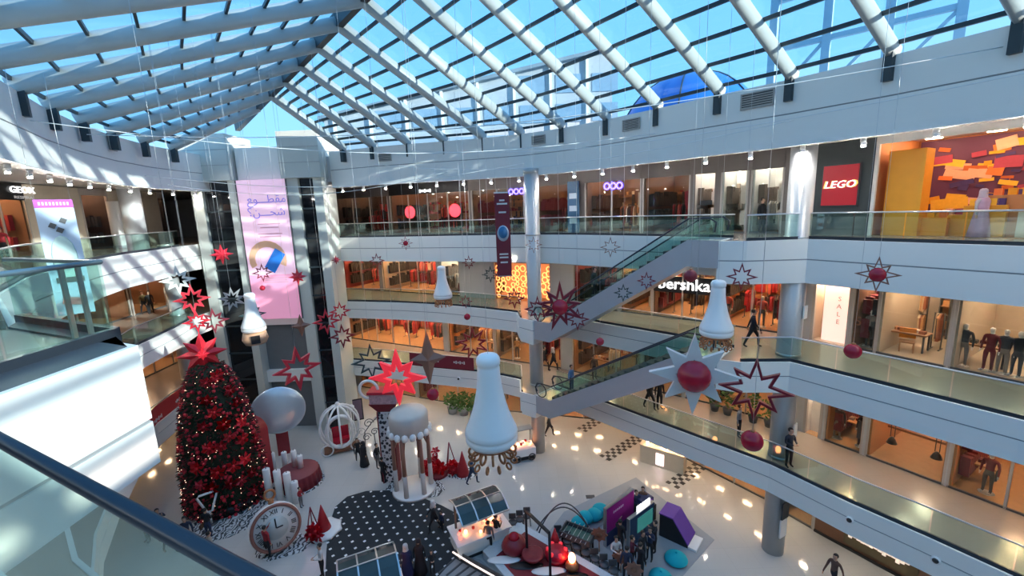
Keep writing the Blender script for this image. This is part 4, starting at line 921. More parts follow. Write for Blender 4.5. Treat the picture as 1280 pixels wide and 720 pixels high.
# round downlights in the gallery soffits
dl = MB().lathe([(0.06, 0), (0.06, 0.02)], (0, 0, -0.02), 12).mesh('lens'); dl.materials.append(lampw)
dr = MB().torus((0, 0, -0.02), 0.09, 0.035, 14, 5).mesh('rim'); dr.materials.append(white2)
for z, e, nm in ((Z3-1.6, EDGE3, 'middle'), (Z2-1.15, EDGE2, 'lower'), (Z1-1.1, EDGE1, 'ground')):
    mid = [(-13.5, 35.2), (-6.5, 33), (-1.5, 30.2), (3.2, 28.2), (7.6, 24.2), (11.8, 20.2), (14.6, 15.6), (16.6, 12), (18.4, 8)]
    for row, off in ((0, 0.0), (1, -1.1)):
        for p, d in along(inset(mid, off), 2.3, 0.5+row):
            tt = thing('downlight', 'small round downlight in the ceiling over the %s walkway' % nm, 'lamp', (p.x, p.y, z-0.005), 0, 'round downlights over the %s walkway' % nm)
            inst('lens', dl, tt); inst('rim', dr, tt)

# ------------------------------------------------------------------ hanging decorations
def star_poly(R, n=8, inner=0.45, alt=0.8, ph=0.0):
    P = []
    for i in range(2*n):
        a = PI/2+ph+PI*i/n; r = R*(1 if (i//2) % 2 == 0 else alt) if i % 2 == 0 else R*inner
        P.append((r*math.cos(a), r*math.sin(a)))
    return P
def star_outline(R, w_=0.72, th=0.10, **k):
    o = star_poly(R, **k); n = len(o); q = [(x*w_, z*w_) for x, z in o]; b = MB()
    V = [(x, -th/2, z) for x, z in o]+[(x, -th/2, z) for x, z in q]+[(x, th/2, z) for x, z in o]+[(x, th/2, z) for x, z in q]; F = []
    for i in range(n):
        j = (i+1) % n; F += [(i, i+n, j+n, j), (2*n+i, 2*n+j, 3*n+j, 3*n+i), (i, j, 2*n+j, 2*n+i), (n+i, 3*n+i, 3*n+j, n+j)]
    return b.add(V, F)
def star_solid(R, th=0.25, **k):
    o = star_poly(R, **k); n = len(o)
    V = [(x, 0, z) for x, z in o]+[(0, -th, 0), (0, th, 0)]
    return MB().add(V, [(i, n, (i+1) % n) for i in range(n)]+[((i+1) % n, n+1, i) for i in range(n)])
def hang(name, label, cat, cx, cy, D, top=0.0, group=None, yaw=0.0):
    p = atY(cx, cy, D); t = thing(name, label, cat, p, face_cam(p)+yaw, group)
    s = mpp(p); zt = roof_z(p.x, p.y)-p.z
    MB().tube([(0, 0, top*s), (0, 0, zt)], 0.005, 4).build('hanging_wire', mat('wire', (0.55, 0.57, 0.58), 0.4, 0.5), t)
    return t, s
whitem = mat('star_white', (0.66, 0.62, 0.58), 0.45); tealk = mat('star_dark', (0.02, 0.05, 0.055), 0.4)
maroon = mat('star_maroon', (0.20, 0.015, 0.03), 0.4, var=0.15); brightr = mat('star_glow_red', (0.80, 0.03, 0.05), 0.4, emit=0.35, var=0.15)  # bright red has a glow put into its colour to look lit
bronze = mat('star_bronze', (0.26, 0.12, 0.08), 0.45)
def star(label, cx, cy, R, D, m_, kind='o', ball=None, ballm=None, yaw=0.0, w_=0.74, **k):
    t, s = hang('hanging_star', label, 'star decoration', cx, cy, D, R, None, yaw); r = R*s
    b = star_outline(r, w_, max(0.05, r*0.14), **k) if kind == 'o' else star_solid(r, r*0.28, **k)
    b.build('star_frame' if kind == 'o' else 'star_body', m_, t)
    if ball: MB().ball((0, -r*0.12, 0), ball*s, 16).build('ball', ballm or crim, t)
    return t
star('big white star with a large red ball at its centre', 867, 468, 53, 11, whitem, 'o', 20, crim, 0.1, 0.42, alt=0.88, inner=0.46)
star('maroon outline star beside the big white star', 944, 487, 42, 12, maroon, 'o', w_=0.78, alt=0.85)
star('maroon spiked star with a red ball before the upper escalator', 700, 383, 33, 17, maroon, 'o', 10, crim, w_=0.62, n=9, inner=0.42)
star('small maroon outline star left of the spiked star with red ball', 672, 386, 17, 16.8, maroon, 'o', w_=0.74)
star('small maroon outline star right of the spiked star with red ball', 722, 399, 15, 17.3, maroon, 'o', w_=0.74)
star('maroon outline star before the corner of the top gallery front', 927, 346, 18, 16.5, maroon, 'o', w_=0.74)
star('thin bronze outline star with a red ball before the white gallery front', 1097, 343, 23, 12.5, bronze, 'o', 9, crim, w_=0.80, alt=0.75)
star('dark outline star on the grey side of the upper escalator', 779, 366, 12, 17, tealk, 'o', w_=0.72)
star('maroon outline star beside the white lettered sign', 808, 351, 12, 17, maroon, 'o', w_=0.72)
star('thin pale outline star beside the red hanging banner', 667, 306, 11, 24, bronze, 'o', w_=0.82)
star('thin pale outline star before the top gallery front above the escalator', 763, 309, 13, 20, bronze, 'o', w_=0.82)
star('tiny thin star with a dark red ball on the top gallery front', 507, 304, 9, 27, redd, 'o', 3.2, crim, w_=0.84)
star('small dark maroon star over the red clothes shop', 471, 326, 10, 28, maroon, 'o', w_=0.7)
star('small maroon star above the smallest bell', 586, 328, 9, 26, maroon, 'o', w_=0.7)
star('dark outline star before the plain grey piers', 613, 343, 11, 25, tealk, 'o', w_=0.7)
star('maroon outline star before the glowing orange shop', 643, 373, 14, 22, maroon, 'o', w_=0.7)
star('small maroon outline star right of the smallest bell', 582, 377, 9, 24, maroon, 'o', w_=0.74)
star('red outline star with long rays before the lower gallery shops', 591, 429, 22, 18, redd, 'o', w_=0.70, n=9)
star('large bright red faceted star above the patterned tower', 497, 472, 37, 15, brightr, 'o', yaw=-0.35, w_=0.5)
star('dark teal outline star on the lower gallery front', 464, 452, 24, 17, tealk, 'o', w_=0.76)
t_ = star('solid bronze four pointed star beside the bright red star', 535, 448, 36, 14, bronze, 's', n=4, inner=0.30, alt=0.62)
star('red outline star before the silver disc', 372, 461, 29, 17, red, 'o', yaw=0.3, w_=0.66)
star('small solid bronze star on the lift tower under the pink banner', 376, 407, 15, 22, bronze, 's', n=4, inner=0.35)
star('red outline star high in the cluster beside the lift tower', 425, 389, 13, 24, red, 'o', w_=0.66)
star('red outline star at the left of the cluster beside the lift tower', 408, 402, 17, 23.5, red, 'o', w_=0.66)
star('red outline star low in the cluster beside the lift tower', 428, 420, 16, 23, redd, 'o', w_=0.66)
star('white outline star before the sunlit gallery front', 222, 350, 19, 13, mat('star_cream', (0.75, 0.72, 0.66), 0.45), 'o', w_=0.55)
star('red outline star high in the cluster above the tree', 240, 374, 20, 16, red, 'o', w_=0.6)
star('red outline star in the middle of the cluster above the tree', 246, 402, 15, 15.5, brightr, 'o', w_=0.6)
star('maroon outline star in the cluster above the tree', 267, 401, 17, 16.5, maroon, 'o', w_=0.62)
star('black and white spiked star before the dark lift shaft', 290, 374, 16, 18, mat('star_silver', (0.5, 0.5, 0.5), 0.3, 0.6), 'o', w_=0.6, n=9)
star('dark outline star in front of the bell by the pink banner', 316, 393, 15, 18, tealk, 'o', w_=0.72)
star('small red star high on the lift tower beside the banner', 277, 318, 13, 20, red, 's', n=8)
star('dark red outline star on the pink banner', 328, 341, 12, 22, maroon, 'o', w_=0.7)
star('small red star on the right edge of the pink banner', 372, 346, 11, 22, red, 's')
star('tiny red star beside the lift tower at gallery height', 420, 325, 6, 27, redd, 's')
def bauble(label, cx, cy, R, D, m_=crim, sq=(1, 1, 1)):
    t, s = hang('hanging_ball', label, 'ball decoration', cx, cy, D, R); MB().ball((0, 0, 0), R*s, 20, sq).build('ball', m_, t); MB().lathe([(R*s*0.22, R*s*0.93), (R*s*0.22, R*s*1.12)], (0, 0, 0), 10).build('cap', gold, t)
bauble('glossy red ball before the lit mannequin bay', 1066, 439, 9.5, 13)
bauble('largest hanging red ball before the lower gallery glass', 940, 551, 13, 11)
bauble('small red ball between the two escalators', 750, 427, 5, 15)
bauble('dark red ball above the white lettered sign', 863, 345, 8, 17, redd)
bauble('red ball under the bronze four pointed star', 541, 493, 7.5, 14.2)
bauble('tiny red ball before the middle gallery front', 584, 396, 4, 23)
bauble('tiny red ball under the star on the pink banner', 328, 360, 3.2, 22)
def bell(label, cx, yt, yb, D, orn=True):
    p = atY(cx, yb, D); t, s = hang('hanging_bell', label, 'bell decoration', cx, yb, D, (yb-yt)); h = (yb-yt)*s
    prof = [(0.0, 1.0), (0.06, 0.998), (0.10, 0.985), (0.122, 0.955), (0.128, 0.92), (0.124, 0.885), (0.112, 0.872), (0.118, 0.855), (0.122, 0.75), (0.14, 0.60), (0.17, 0.46), (0.205, 0.34), (0.245, 0.235), (0.275, 0.165), (0.285, 0.125), (0.278, 0.108), (0.27, 0.10), (0.283, 0.088), (0.28, 0.04), (0.255, 0.005), (0.22, 0.0), (0.2, 0.03), (0.0, 0.05)]
    MB().lathe([(r*h, z*h) for r, z in prof], (0, 0, 0), 32).build('bell_body', mat('bell_white', (0.92, 0.91, 0.88), 0.35, var=0.0), t)
    if orn:
        rm = MB()
        nl = 12
        for i in range(nl):
            a = 2*PI*i/nl; r_ = 0.2*h; M = Matrix.Rotation(a, 4, 'Z') @ Matrix.Translation((r_, 0, -0.10*h)) @ Matrix.Rotation(PI/2, 4, 'X')
            q = MB().torus((0, 0, 0), 0.055*h, 0.014*h, 12, 5, None).xform(M); q.build('copper_loop', gold, t)
            q = MB().torus((0, 0, 0), 0.035*h, 0.012*h, 10, 5, None).xform(Matrix.Rotation(a+0.26, 4, 'Z') @ Matrix.Translation((r_*1.18, 0, -0.20*h)) @ Matrix.Rotation(PI/2, 4, 'X')); q.build('copper_loop', gold, t)
        MB().torus((0, 0, -0.015*h), 0.215*h, 0.02*h, 24, 6).build('rim_ring', gold, t)
    return t
bell('largest white bell shaped pendant with copper loops under it', 615, 437, 552, 10.5)
bell('middle sized white bell shaped pendant before the warm clothes shop', 895, 349, 419, 16.5)
bell('smallest white bell shaped pendant before the middle gallery', 554, 332, 373, 27)
bl = bell('white bell shaped pendant with copper ring beside the pink banner', 318, 365, 414, 18, False)
hh = 49*mpp(bl.location); MB().lathe([(0.24*hh, -0.32*hh), (0.30*hh, -0.2*hh), (0.26*hh, -0.02*hh)], (0, 0, 0), 20).build('copper_ring', mat('ring_wood', (0.55, 0.35, 0.22), 0.4), bl); MB().box((0, -0.28*hh, -0.16*hh), (0.2*hh, 0.06*hh, 0.2*hh)).build('clapper', black, bl)
# red banner with a round picture, and the tall blue banner on the sunlit side
p = atY(631, 345, 25.0); s = mpp(p); hb_ = 102*s
t = thing('hanging_banner', 'long dark red hanging banner with round blue picture', 'banner', p, face_cam(p))
bw = 18*s; MB().b3(-bw/2, bw/2, -0.02, 0.02, 0, hb_).build('cloth', mat('banner_maroon', (0.17, 0.015, 0.03), 0.6), t)
MB().b3(-bw/2-0.03, bw/2+0.03, -0.04, 0.04, hb_-0.04, hb_+0.03).b3(-bw/2-0.03, bw/2+0.03, -0.04, 0.04, -0.03, 0.03).build('rod', alum, t)
MB().lathe([(bw*0.40, -0.01), (bw*0.40, 0.0)], (0, 0, 0), 24).xform(Matrix.Translation((0, -0.03, hb_*0.52)) @ Matrix.Rotation(PI/2, 4, 'X') @ Matrix.Scale(1.35, 4, (0, 1, 0))).build('picture_ring', mat('print_steel', (0.45, 0.55, 0.65), 0.4), t)
MB().lathe([(bw*0.31, -0.012), (bw*0.31, 0.0)], (0, 0, 0), 24).xform(Matrix.Translation((0, -0.045, hb_*0.53)) @ Matrix.Rotation(PI/2, 4, 'X') @ Matrix.Scale(1.3, 4, (0, 1, 0))).build('picture', mat('print_sky', (0.03, 0.16, 0.34), 0.4, var=0.5, scale=4), t)
for z_, w_ in ((0.90, 0.35), (0.86, 0.7), (0.76, 0.5), (0.26, 0.6), (0.22, 0.6), (0.16, 0.5)): MB().b3(-bw*w_/2, bw*w_/2, -0.03, -0.02, hb_*z_, hb_*z_+0.09).build('print_line', mat('print_white', (0.7, 0.68, 0.66), 0.5), t)
MB().tube([(-bw*0.4, 0, hb_), (-bw*0.4, 0, roof_z(p.x, p.y)-p.z)], 0.006, 4).tube([(bw*0.4, 0, hb_), (bw*0.4, 0, roof_z(p.x, p.y)-p.z)], 0.006, 4).build('hanging_wire', MATS['wire'], t)
p = atY(97, 392, 13.0); s = mpp(p); hb_ = (392-240)*s*0.92; bw = 33*s
t = thing('hanging_banner', 'tall pale blue perfume banner with magenta header', 'banner', p, face_cam(p))
MB().b3(-bw/2, bw/2, -0.02, 0.02, 0, hb_*0.93).build('cloth', mat('banner_blue', (0.45, 0.58, 0.74), 0.6, var=0.25, scale=0.6), t)
MB().b3(-bw/2, bw/2, -0.02, 0.02, hb_*0.93, hb_).build('header', mat('banner_magenta', (0.38, 0.06, 0.42), 0.5), t)
for i in range(9): MB().box((-bw*0.36+i*bw*0.09, -0.03, hb_*0.965), (bw*0.055, 0.01, 0.09)).build('header_letter', mat('print_pinkish', (0.75, 0.5, 0.75), 0.5), t)
MB().ball((0, -0.03, hb_*0.5), 0.28, 14, (1.0, 0.08, 2.4)).build('bottle_print', mat('print_green', (0.45, 0.62, 0.60), 0.5, var=0.1), t)
for dx, dz in ((-0.12, 0.78), (0.12, 0.82), (0.02, 0.74)): MB().box((dx, -0.05, hb_*dz), (0.14, 0.02, 0.14), 0, Matrix.Rotation(0.5, 3, 'Y')).build('leaf_print', dgrey, t)
MB().box((0.02, -0.05, hb_*0.31), (0.6, 0.02, 0.16)).build('rock_print', dgrey, t); MB().box((0, -0.05, hb_*0.12), (0.5, 0.02, 0.22), 0, Matrix.Rotation(0.2, 3, 'Y')).build('lips_print', mat('print_lip', (0.55, 0.25, 0.25), 0.5), t)
MB().tube([(-bw*0.45, 0, hb_), (-bw*0.45, 0, 20.5-p.z)], 0.006, 4).tube([(bw*0.45, 0, hb_), (bw*0.45, 0, 20.5-p.z)], 0.006, 4).build('hanging_wire', MATS['wire'], t)
# pale cables strung across the void
cabm = mat('cable', (0.75, 0.78, 0.78), 0.4)
for i, (a, b, lab) in enumerate((((-18.6, 20.2, 20.2), (14.0, 13.0, 20.2), 'pale cable strung from the sunlit roof wall to the wide vent'),
        ((-16.2, 15.6, 19.8), (7.2, 21.8, 19.6), 'pale cable strung from the sunlit roof wall to the escalator vent'),
        ((-20.6, 25.4, 18.9), (1.0, 27.3, 19.0), 'pale cable strung past the front of the lift tower'),
        ((-20.9, 27.4, 18.5), (-3.9, 28.9, 18.8), 'low pale cable strung close past the pink banner'),
        ((-9.0, 30.2, 19.6), (11.0, 17.3, 19.2), 'pale cable strung along the shaded roof wall'),
        ((-6.4, 29.5, 20.3), (15.4, 10.2, 19.4), 'long pale cable strung over the upper escalator'))):
    a = Vector(a); b = Vector(b); pts = [a+(b-a)*k/16-Vector((0, 0, 1.0*math.sin(PI*k/16))) for k in range(17)]
    tag(MB().tube(pts, 0.016, 5).build('cable', cabm), lab, 'cable')
# red banners fixed to the lower gallery glass
def glass_banner(lab, pts, z, m_):
    t = thing('rail_banner', lab, 'banner', (pts[0][0], pts[0][1], z))
    b = MB()
    for a, c in zip(pts, pts[1:]): b.beam((a[0], a[1], z+0.62), (c[0], c[1], z+0.62), 0.02, 0.95)
    b.build('cloth', m_, t, True)
    for f in (0.3, 0.7):
        a, c = Vector(pts[0]), Vector(pts[-1]); q_ = a+(c-a)*f; d = (c-a).normalized(); n = Vector((d.y, -d.x))*0.05
        for k in range(6): MB().beam((q_.x+d.x*k*0.16+n.x, q_.y+d.y*k*0.16+n.y, z+0.66), (q_.x+d.x*(k*0.16+0.1)+n.x, q_.y+d.y*(k*0.16+0.1)+n.y, z+0.66), 0.01, 0.12+0.1*(k % 2)).build('print_mark', MATS['print_white'], t, True)
    return t
def off(pl, t): return inset(pl, -t)
glass_banner('red printed banner on the glass of the sunlit lower gallery', off(LEFT[1:4], 0.14), Z1, mat('banner_red', (0.50, 0.03, 0.03), 0.5))
glass_banner('dark red printed banner on the curved lower gallery glass', off([(-7.9, 31.5), (-6.2, 30.85), (-2.9, 29.75)], 0.14), Z1, mat('banner_dark', (0.20, 0.015, 0.03), 0.5))

# ------------------------------------------------------------------ ground floor display
def zat(P, py):
    lo, hi = -2.0, 24.0
    for _ in range(50):
        k = (lo+hi)/2
        if proj((P[0], P[1], k))[1] > py: lo = k
        else: hi = k
    return k
def gpoly(pp, z=0.0): return [(onz(x, y, z).x, onz(x, y, z).y) for x, y in pp]
def flat(name, lab, cat, pp, z0, z1, m_): return tag(MB().prism(gpoly(pp), z0, z1).build(name, m_), lab, cat)
# the big tree
P = G(287, 622); R = 43*mpp(P); TH = zat(P, 452)
tr = thing('christmas_tree', 'tall dark decorated tree covered with red bows and tiny lights', 'tree', P)
prof = [(1.02, 0.02), (1.0, 0.12), (0.97, 0.3), (0.88, 0.5), (0.74, 0.7), (0.56, 0.87), (0.36, 0.97), (0.1, 1.0)]
def trad(f):
    for (r0, z0), (r1, z1) in zip(prof, prof[1:]):
        if z0 <= f <= z1: return R*(r0+(r1-r0)*(f-z0)/(z1-z0))
    return R
MB().lathe([(r*R*0.93, z*TH) for r, z in prof], (0, 0, 0), 28).build('inner_cone', green, tr)
fol = MB(); fol2 = MB()
for i in range(5200):
    f = random.random()**1.15*0.97+0.02; a = random.uniform(0, 2*PI); r_ = trad(f)*random.uniform(0.92, 1.03)
    c = Vector((r_*math.cos(a), r_*math.sin(a), f*TH)); o = Vector((math.cos(a), math.sin(a), random.uniform(-0.5, 0.3))).normalized()
    sd_ = Vector((-math.sin(a), math.cos(a), random.uniform(-0.7, 0.7))).normalized()*0.05; l_ = random.uniform(0.12, 0.26)
    (fol if i % 2 else fol2).add([c-sd_, c+o*l_*0.6+Vector((0, 0, 0.05)), c+sd_, c+o*l_], [(0, 1, 3), (1, 2, 3), (0, 3, 2)])
stuff(fol.build('foliage', green, tr)); stuff(fol2.build('tinsel', burg, tr))
lt = MB(); bb = MB()
for i in range(300):
    f = random.random()**1.1*0.96; a = random.uniform(0, 2*PI); r_ = trad(f)*1.06; lt.ball((r_*math.cos(a), r_*math.sin(a), f*TH), 0.022, 5)
for i in range(620):
    f = random.random()**1.1*0.95; a = random.uniform(0, 2*PI); r_ = trad(f)*1.04; bb.ball((r_*math.cos(a), r_*math.sin(a), f*TH), random.uniform(0.05, 0.12), 7)
stuff(lt.build('string_lights', mat('tree_light', (1, 0.8, 0.6), 0.5, emit=1.5, ecol=(1, 0.60, 0.42), var=0), tr)); stuff(bb.build('small_baubles', red, tr))
MB().lathe([(R*0.98, 0), (R*1.0, 0.5)], (0, 0, 0), 28).build('base_skirt', black, tr)
def bow_mesh(r):
    b = MB()
    for i in range(6):
        a = PI*i/3+0.3; c = Vector((0, -0.06, 0)); u = Vector((math.cos(a), 0, math.sin(a))); v = Vector((-math.sin(a), 0, math.cos(a)))
        b.add([c, c+u*r*0.6+v*r*0.28+Vector((0, -r*0.25, 0)), c+u*r, c+u*r*0.6-v*r*0.28+Vector((0, -r*0.1, 0))], [(0, 1, 2), (0, 2, 3), (2, 1, 0), (3, 2, 0)])
    b.ball((0, -0.1, 0), r*0.2, 8); return b
bow_me = bow_mesh(0.42).mesh('bow'); bow_me.materials.append(mat('bow_red', (0.78, 0.015, 0.03), 0.4, var=0.15)); bow2 = bow_mesh(0.36).mesh('bow'); bow2.materials.append(red)
spots = [(258, 478, 'left flank of the tree near its top'), (306, 483, 'right flank of the tree near its top'), (294, 502, 'upper right of the tree'), (279, 530, 'centre of the tree'), (255, 533, 'left flank of the tree at half height'), (300, 526, 'right of the tree above its middle'), (276, 557, 'front of the tree just below its middle'), (305, 573, 'right of the tree low down'), (259, 500, 'upper left of the tree'), (247, 585, 'left flank of the tree low down'), (288, 604, 'front of the tree near its foot'), (265, 610, 'lower left of the tree near its foot'), (316, 612, 'lower right of the tree near its foot'), (291, 582, 'front of the tree low down'), (317, 548, 'right flank of the tree at half height'), (270, 470, 'front of the tree near its top'), (286, 488, 'front of the tree under the topper'), (268, 515, 'left of the tree above its middle'), (286, 545, 'front of the tree at half height'), (262, 560, 'left of the tree below its middle'), (313, 590, 'right flank of the tree near its foot'), (272, 590, 'left front of the tree low down'), (252, 606, 'left flank of the tree near its foot'), (302, 548, 'right front of the tree at half height'), (301, 600, 'right front of the tree near its foot')]
for i, (x, y, w_) in enumerate(spots):
    # point of the tree surface on this ray
    d = ray(x, y); best = None
    for k in range(400):
        t_ = 18+k*0.04; q = Vector((d.x*t_/1, d.y*t_/1, CZ+d.z*t_)); f = q.z/TH
        if 0 < f < 1 and (q.xy-P.xy).length <= trad(f)*1.07: best = q; break
    if best is None: continue
    a = math.atan2(best.y-P.y, best.x-P.x); o = inst('red_bow', bow_me if i % 2 else bow2, None, best, (0, 0, a+PI/2)); tag(o, 'red ribbon bow on the '+w_, 'bow', 'red bows on the tree')
ts = P+Vector((0, 0, 0)); zs = zat(P, 440)
t = thing('tree_topper', 'big red layered star on top of the tree', 'star', (P.x, P.y-trad(0.97)*0.3, zs), face_cam(P)); s = mpp((P.x, P.y, zs))
star_solid(27*s, 8*s, n=8, inner=0.5, alt=0.9).build('outer_star', red, t); star_solid(15*s, 12*s, n=8, inner=0.55).build('inner_star', brightr, t)
for nm, lab, pp in (('floor_mat', 'marbled black and white mat under the tall tree', [(240, 630), (332, 612), (342, 630), (322, 655), (286, 672), (252, 680), (238, 655)]),
                    ('floor_mat', 'marbled mat under the big pocket watch', [(318, 696), (322, 684), (372, 664), (390, 678), (378, 690), (335, 702)]),
                    ('floor_mat', 'marbled round mat under the canopy on brown posts', [(482, 612), (490, 602), (520, 598), (550, 601), (557, 611), (548, 620), (515, 626), (490, 621)]),
                    ('floor_mat', 'marbled mat under the red cone by the canopy', [(552, 588), (568, 582), (590, 584), (598, 592), (586, 601), (562, 597)])):
    flat(nm, lab, 'mat', pp, 0.002, 0.02, marble)
# white open frame prop
P = G(265, 655); t = thing('white_frame', 'white open trapezoid frame standing at the foot of the tree', 'frame', P, face_cam(P)); h = zat(P, 617)
MB().tube([(-0.12, 0, h*0.42), (-0.45, 0, h*0.95), (-0.35, 0, h), (0.35, 0, h), (0.45, 0, h*0.95), (0.12, 0, h*0.42), (-0.12, 0, h*0.42)], 0.06, 8).build('frame', white2, t); MB().tube([(0, 0, 0), (0, 0, h*0.42)], 0.05, 8).build('pole', white2, t); MB().lathe([(0.3, 0), (0.28, 0.05)], (0, 0, 0), 16).build('foot', dgrey, t)
# pocket watch
P = G(348, 683); R = 28.5*mpp(P); t = thing('giant_pocket_watch', 'giant white pocket watch with numerals and gold crown', 'clock', P, face_cam(P)+0.12)
M = Matrix.Translation((0, 0, R*0.98)) @ Matrix.Rotation(PI/2-0.28, 4, 'X')
MB().lathe([(R, -0.22), (R*1.02, 0), (R, 0.22)], (0, 0, 0), 36).xform(M).build('case', white2, t)
MB().torus((0, 0, 0.23), R*0.93, R*0.07, 36, 8).xform(M).build('rim', mat('watch_rim', (0.30, 0.12, 0.09), 0.4), t)
MB().lathe([(R*0.87, 0.2), (R*0.87, 0.24)], (0, 0, 0), 36).xform(M).build('dial', mat('dial', (0.72, 0.72, 0.70), 0.4), t)
MB().lathe([(R*0.48, 0.24), (R*0.48, 0.25)], (0, 0, 0), 30).xform(M).build('dial_centre', mat('dial_centre', (0.52, 0.58, 0.58), 0.4, var=0.15), t)
for k, nmr in enumerate(('XII', 'I', 'II', 'III', 'IIII', 'V', 'VI', 'VII', 'VIII', 'IX', 'X', 'XI')):
    a = PI/2-2*PI*k/12; o = text('numeral', nmr, R*0.27, black, t, (0, 0, 0), ext=0.01); o.matrix_local = M @ Matrix.Translation((R*0.68*math.cos(a), R*0.68*math.sin(a), 0.262)) @ Matrix.Rotation(a-PI/2, 4, 'Z')
MB().box((0, R*0.2, 0.27), (0.06, R*0.4, 0.02)).box((R*0.13, 0, 0.27), (R*0.26, 0.06, 0.02)).xform(M).build('hands', black, t)
MB().tube([(0, R*1.0, 0), (0, R*1.22, 0)], 0.13, 12).xform(M).build('crown', gold, t); MB().torus((0, R*1.38, 0), R*0.2, 0.06, 20, 6).xform(M).build('crown_ring', gold, t)
# cones
def cone(lab, bx, by, ty, wire=False, base=False):
    P = G(bx, by); h = zat(P, ty); t = thing('cone_tree', lab, 'cone', P)
    if wire:
        for k in range(3): MB().tube([(0.42*math.cos(k*2.1), 0.42*math.sin(k*2.1), 0), (0, 0, h)], 0.03, 6).build('wire', redd, t)
        MB().torus((0, 0, 0.04), 0.42, 0.03, 20, 5).build('ring', redd, t)
    else: MB().lathe([(0.42, 0), (0.36, h*0.15), (0.2, h*0.55), (0.02, h)], (0, 0, 0), 18).build('cone', mat('cone_red', (0.36, 0.012, 0.02), 0.5, var=0.2, scale=10), t)
    if base: MB().lathe([(0.85, 0.0), (0.9, 0.12), (0.8, 0.18)], (0, 0, 0), 24, True, 0.08, 8).build('scalloped_base', white2, t)
    return P
cone('open wire cone beside the pocket watch', 392, 668, 634, True); cone('solid red cone tree on a scalloped white base beside the pocket watch', 405, 664, 631, False, True)
cone('open wire cone by the canopy', 563, 584, 553, True); cone('solid red cone tree by the canopy', 579, 593, 564)
cone('small dark red cone at the goal frame', 694, 690, 660)
def flowers(lab, x, y, n, r):
    P = G(x, y); t = thing('red_flowers', lab, 'flowers', P); 
    for i in range(n):
        a = random.uniform(0, 6.28); q = random.uniform(0, r); o = inst('bloom', bow_me if i % 2 else bow2, t, (q*math.cos(a), q*math.sin(a), 0.2+random.uniform(0, r*0.9)), (random.uniform(-0.9, -0.2), 0, random.uniform(-0.8, 0.8)))
    MB().lathe([(r*0.8, 0), (r*0.7, 0.18)], (0, 0, 0), 16).build('planter', burg, t)
flowers('heap of red flowers between the two cones by the watch', 396, 674, 7, 0.4); flowers('big heap of red flowers beside the canopy posts', 546, 592, 16, 0.95); flowers('small heap of red flowers at the wire cone', 566, 590, 6, 0.4)
# red arch, pleated platform, candles, silver disc
P = G(322, 606); h = zat(P, 524); t = thing('red_arch', 'tall thick red arch standing beside the tree', 'arch', P, face_cam(P)-0.75)
V = []; n = 18; wd, dp = 0.85, 0.5
pts = [(-wd, 0)]+[(-wd*math.cos(PI*i/n), h-wd+wd*math.sin(PI*i/n)) for i in range(n+1)]+[(wd, 0)]
for x, z in pts: V += [(x, -dp, z), (x, dp, z), (x*0.82, dp, z*0.96 if z > 0 else 0), (x*0.82, -dp, z*0.96 if z > 0 else 0)]
F = []
for i in range(len(pts)-1):
    for k in range(4): F.append((4*i+k, 4*i+(k+1) % 4, 4*i+4+(k+1) % 4, 4*i+4+k))
MB().add(V, F).build('arch_band', mat('arch_red', (0.30, 0.015, 0.025), 0.35), t); MB().b3(-wd*0.8, wd*0.8, dp*0.5, dp*0.7, 0, h*0.8).build('back_panel', burg, t)
P = G(374, 603); t = thing('round_platform', 'round burgundy platform with a pleated skirt', 'platform', P)
Rp = 24*mpp(P); MB().lathe([(Rp*1.12, 0), (Rp*1.02, 0.8), (Rp, 0.84)], (0, 0, 0), 96, True, 0.02, 24).build('pleated_skirt', burg, t); MB().lathe([(Rp*1.0, 0.84), (Rp*0.98, 0.87)], (0, 0, 0), 40).build('top', mat('platform_top', (0.25, 0.06, 0.07), 0.6), t); MB().lathe([(Rp*1.22, 0.0), (Rp*1.2, 0.05)], (0, 0, 0), 40).build('rim', marble, t)
cl = ['tallest white candle column nearest the red arch', 'tall white candle column second from the red arch', 'white candle column third from the red arch', 'short white candle column at the end of the front row']
for (bx, by, ty), lab in zip(((338, 621, 586), (351, 622, 588), (363, 623, 591), (371, 624, 602)), cl):
    P = G(bx, by+4); h = zat(P, ty); t = thing('candle_column', lab, 'candle', P); MB().lathe([(0.2, 0), (0.2, h-0.03), (0.17, h)], (0, 0, 0), 16).build('wax', white2, t); MB().tube([(0, 0, h), (0, 0, h+0.1)], 0.02, 5).build('wick', black, t)
for i, (bx, by, ty) in enumerate(((345, 587, 566), (358, 587, 565), (369, 586, 566), (376, 588, 572))):
    P = onz(bx, by-4, 0.872) if i > 1 else G(bx-2*(1-i), by+3); h = zat(P, ty-(3 if i > 1 else 0))-P.z; t = thing('candle_column', 'white candle column in the back row, '+('nearest the red arch', 'second from the red arch', 'third from the red arch', 'furthest from the red arch')[i], 'candle', P); MB().lathe([(0.17, 0), (0.17, h-0.03), (0.14, h)], (0, 0, 0), 14).build('wax', white2, t); MB().tube([(0, 0, h), (0, 0, h+0.1)], 0.02, 5).build('wick', black, t)
P = G(356, 568); zc_ = zat(P, 512); Rd = 31*mpp((P.x, P.y, zc_)); t = thing('silver_disc', 'huge shiny silver disc on a red post', 'disc', P, face_cam(P))
MB().ball((0, 0, 0), Rd, 32, (1.0, 0.12, 0.93)).xform(Matrix.Translation((0, -0.1, zc_)) @ Matrix.Rotation(-0.2, 4, 'X') @ Matrix.Rotation(0.25, 4, 'Y')).build('disc', silver, t); MB().b3(-0.38, 0.38, 0, 0.25, 0, zc_-Rd*0.7).build('post', mat('post_red', (0.32, 0.03, 0.04), 0.5, var=0.2, scale=6), t)
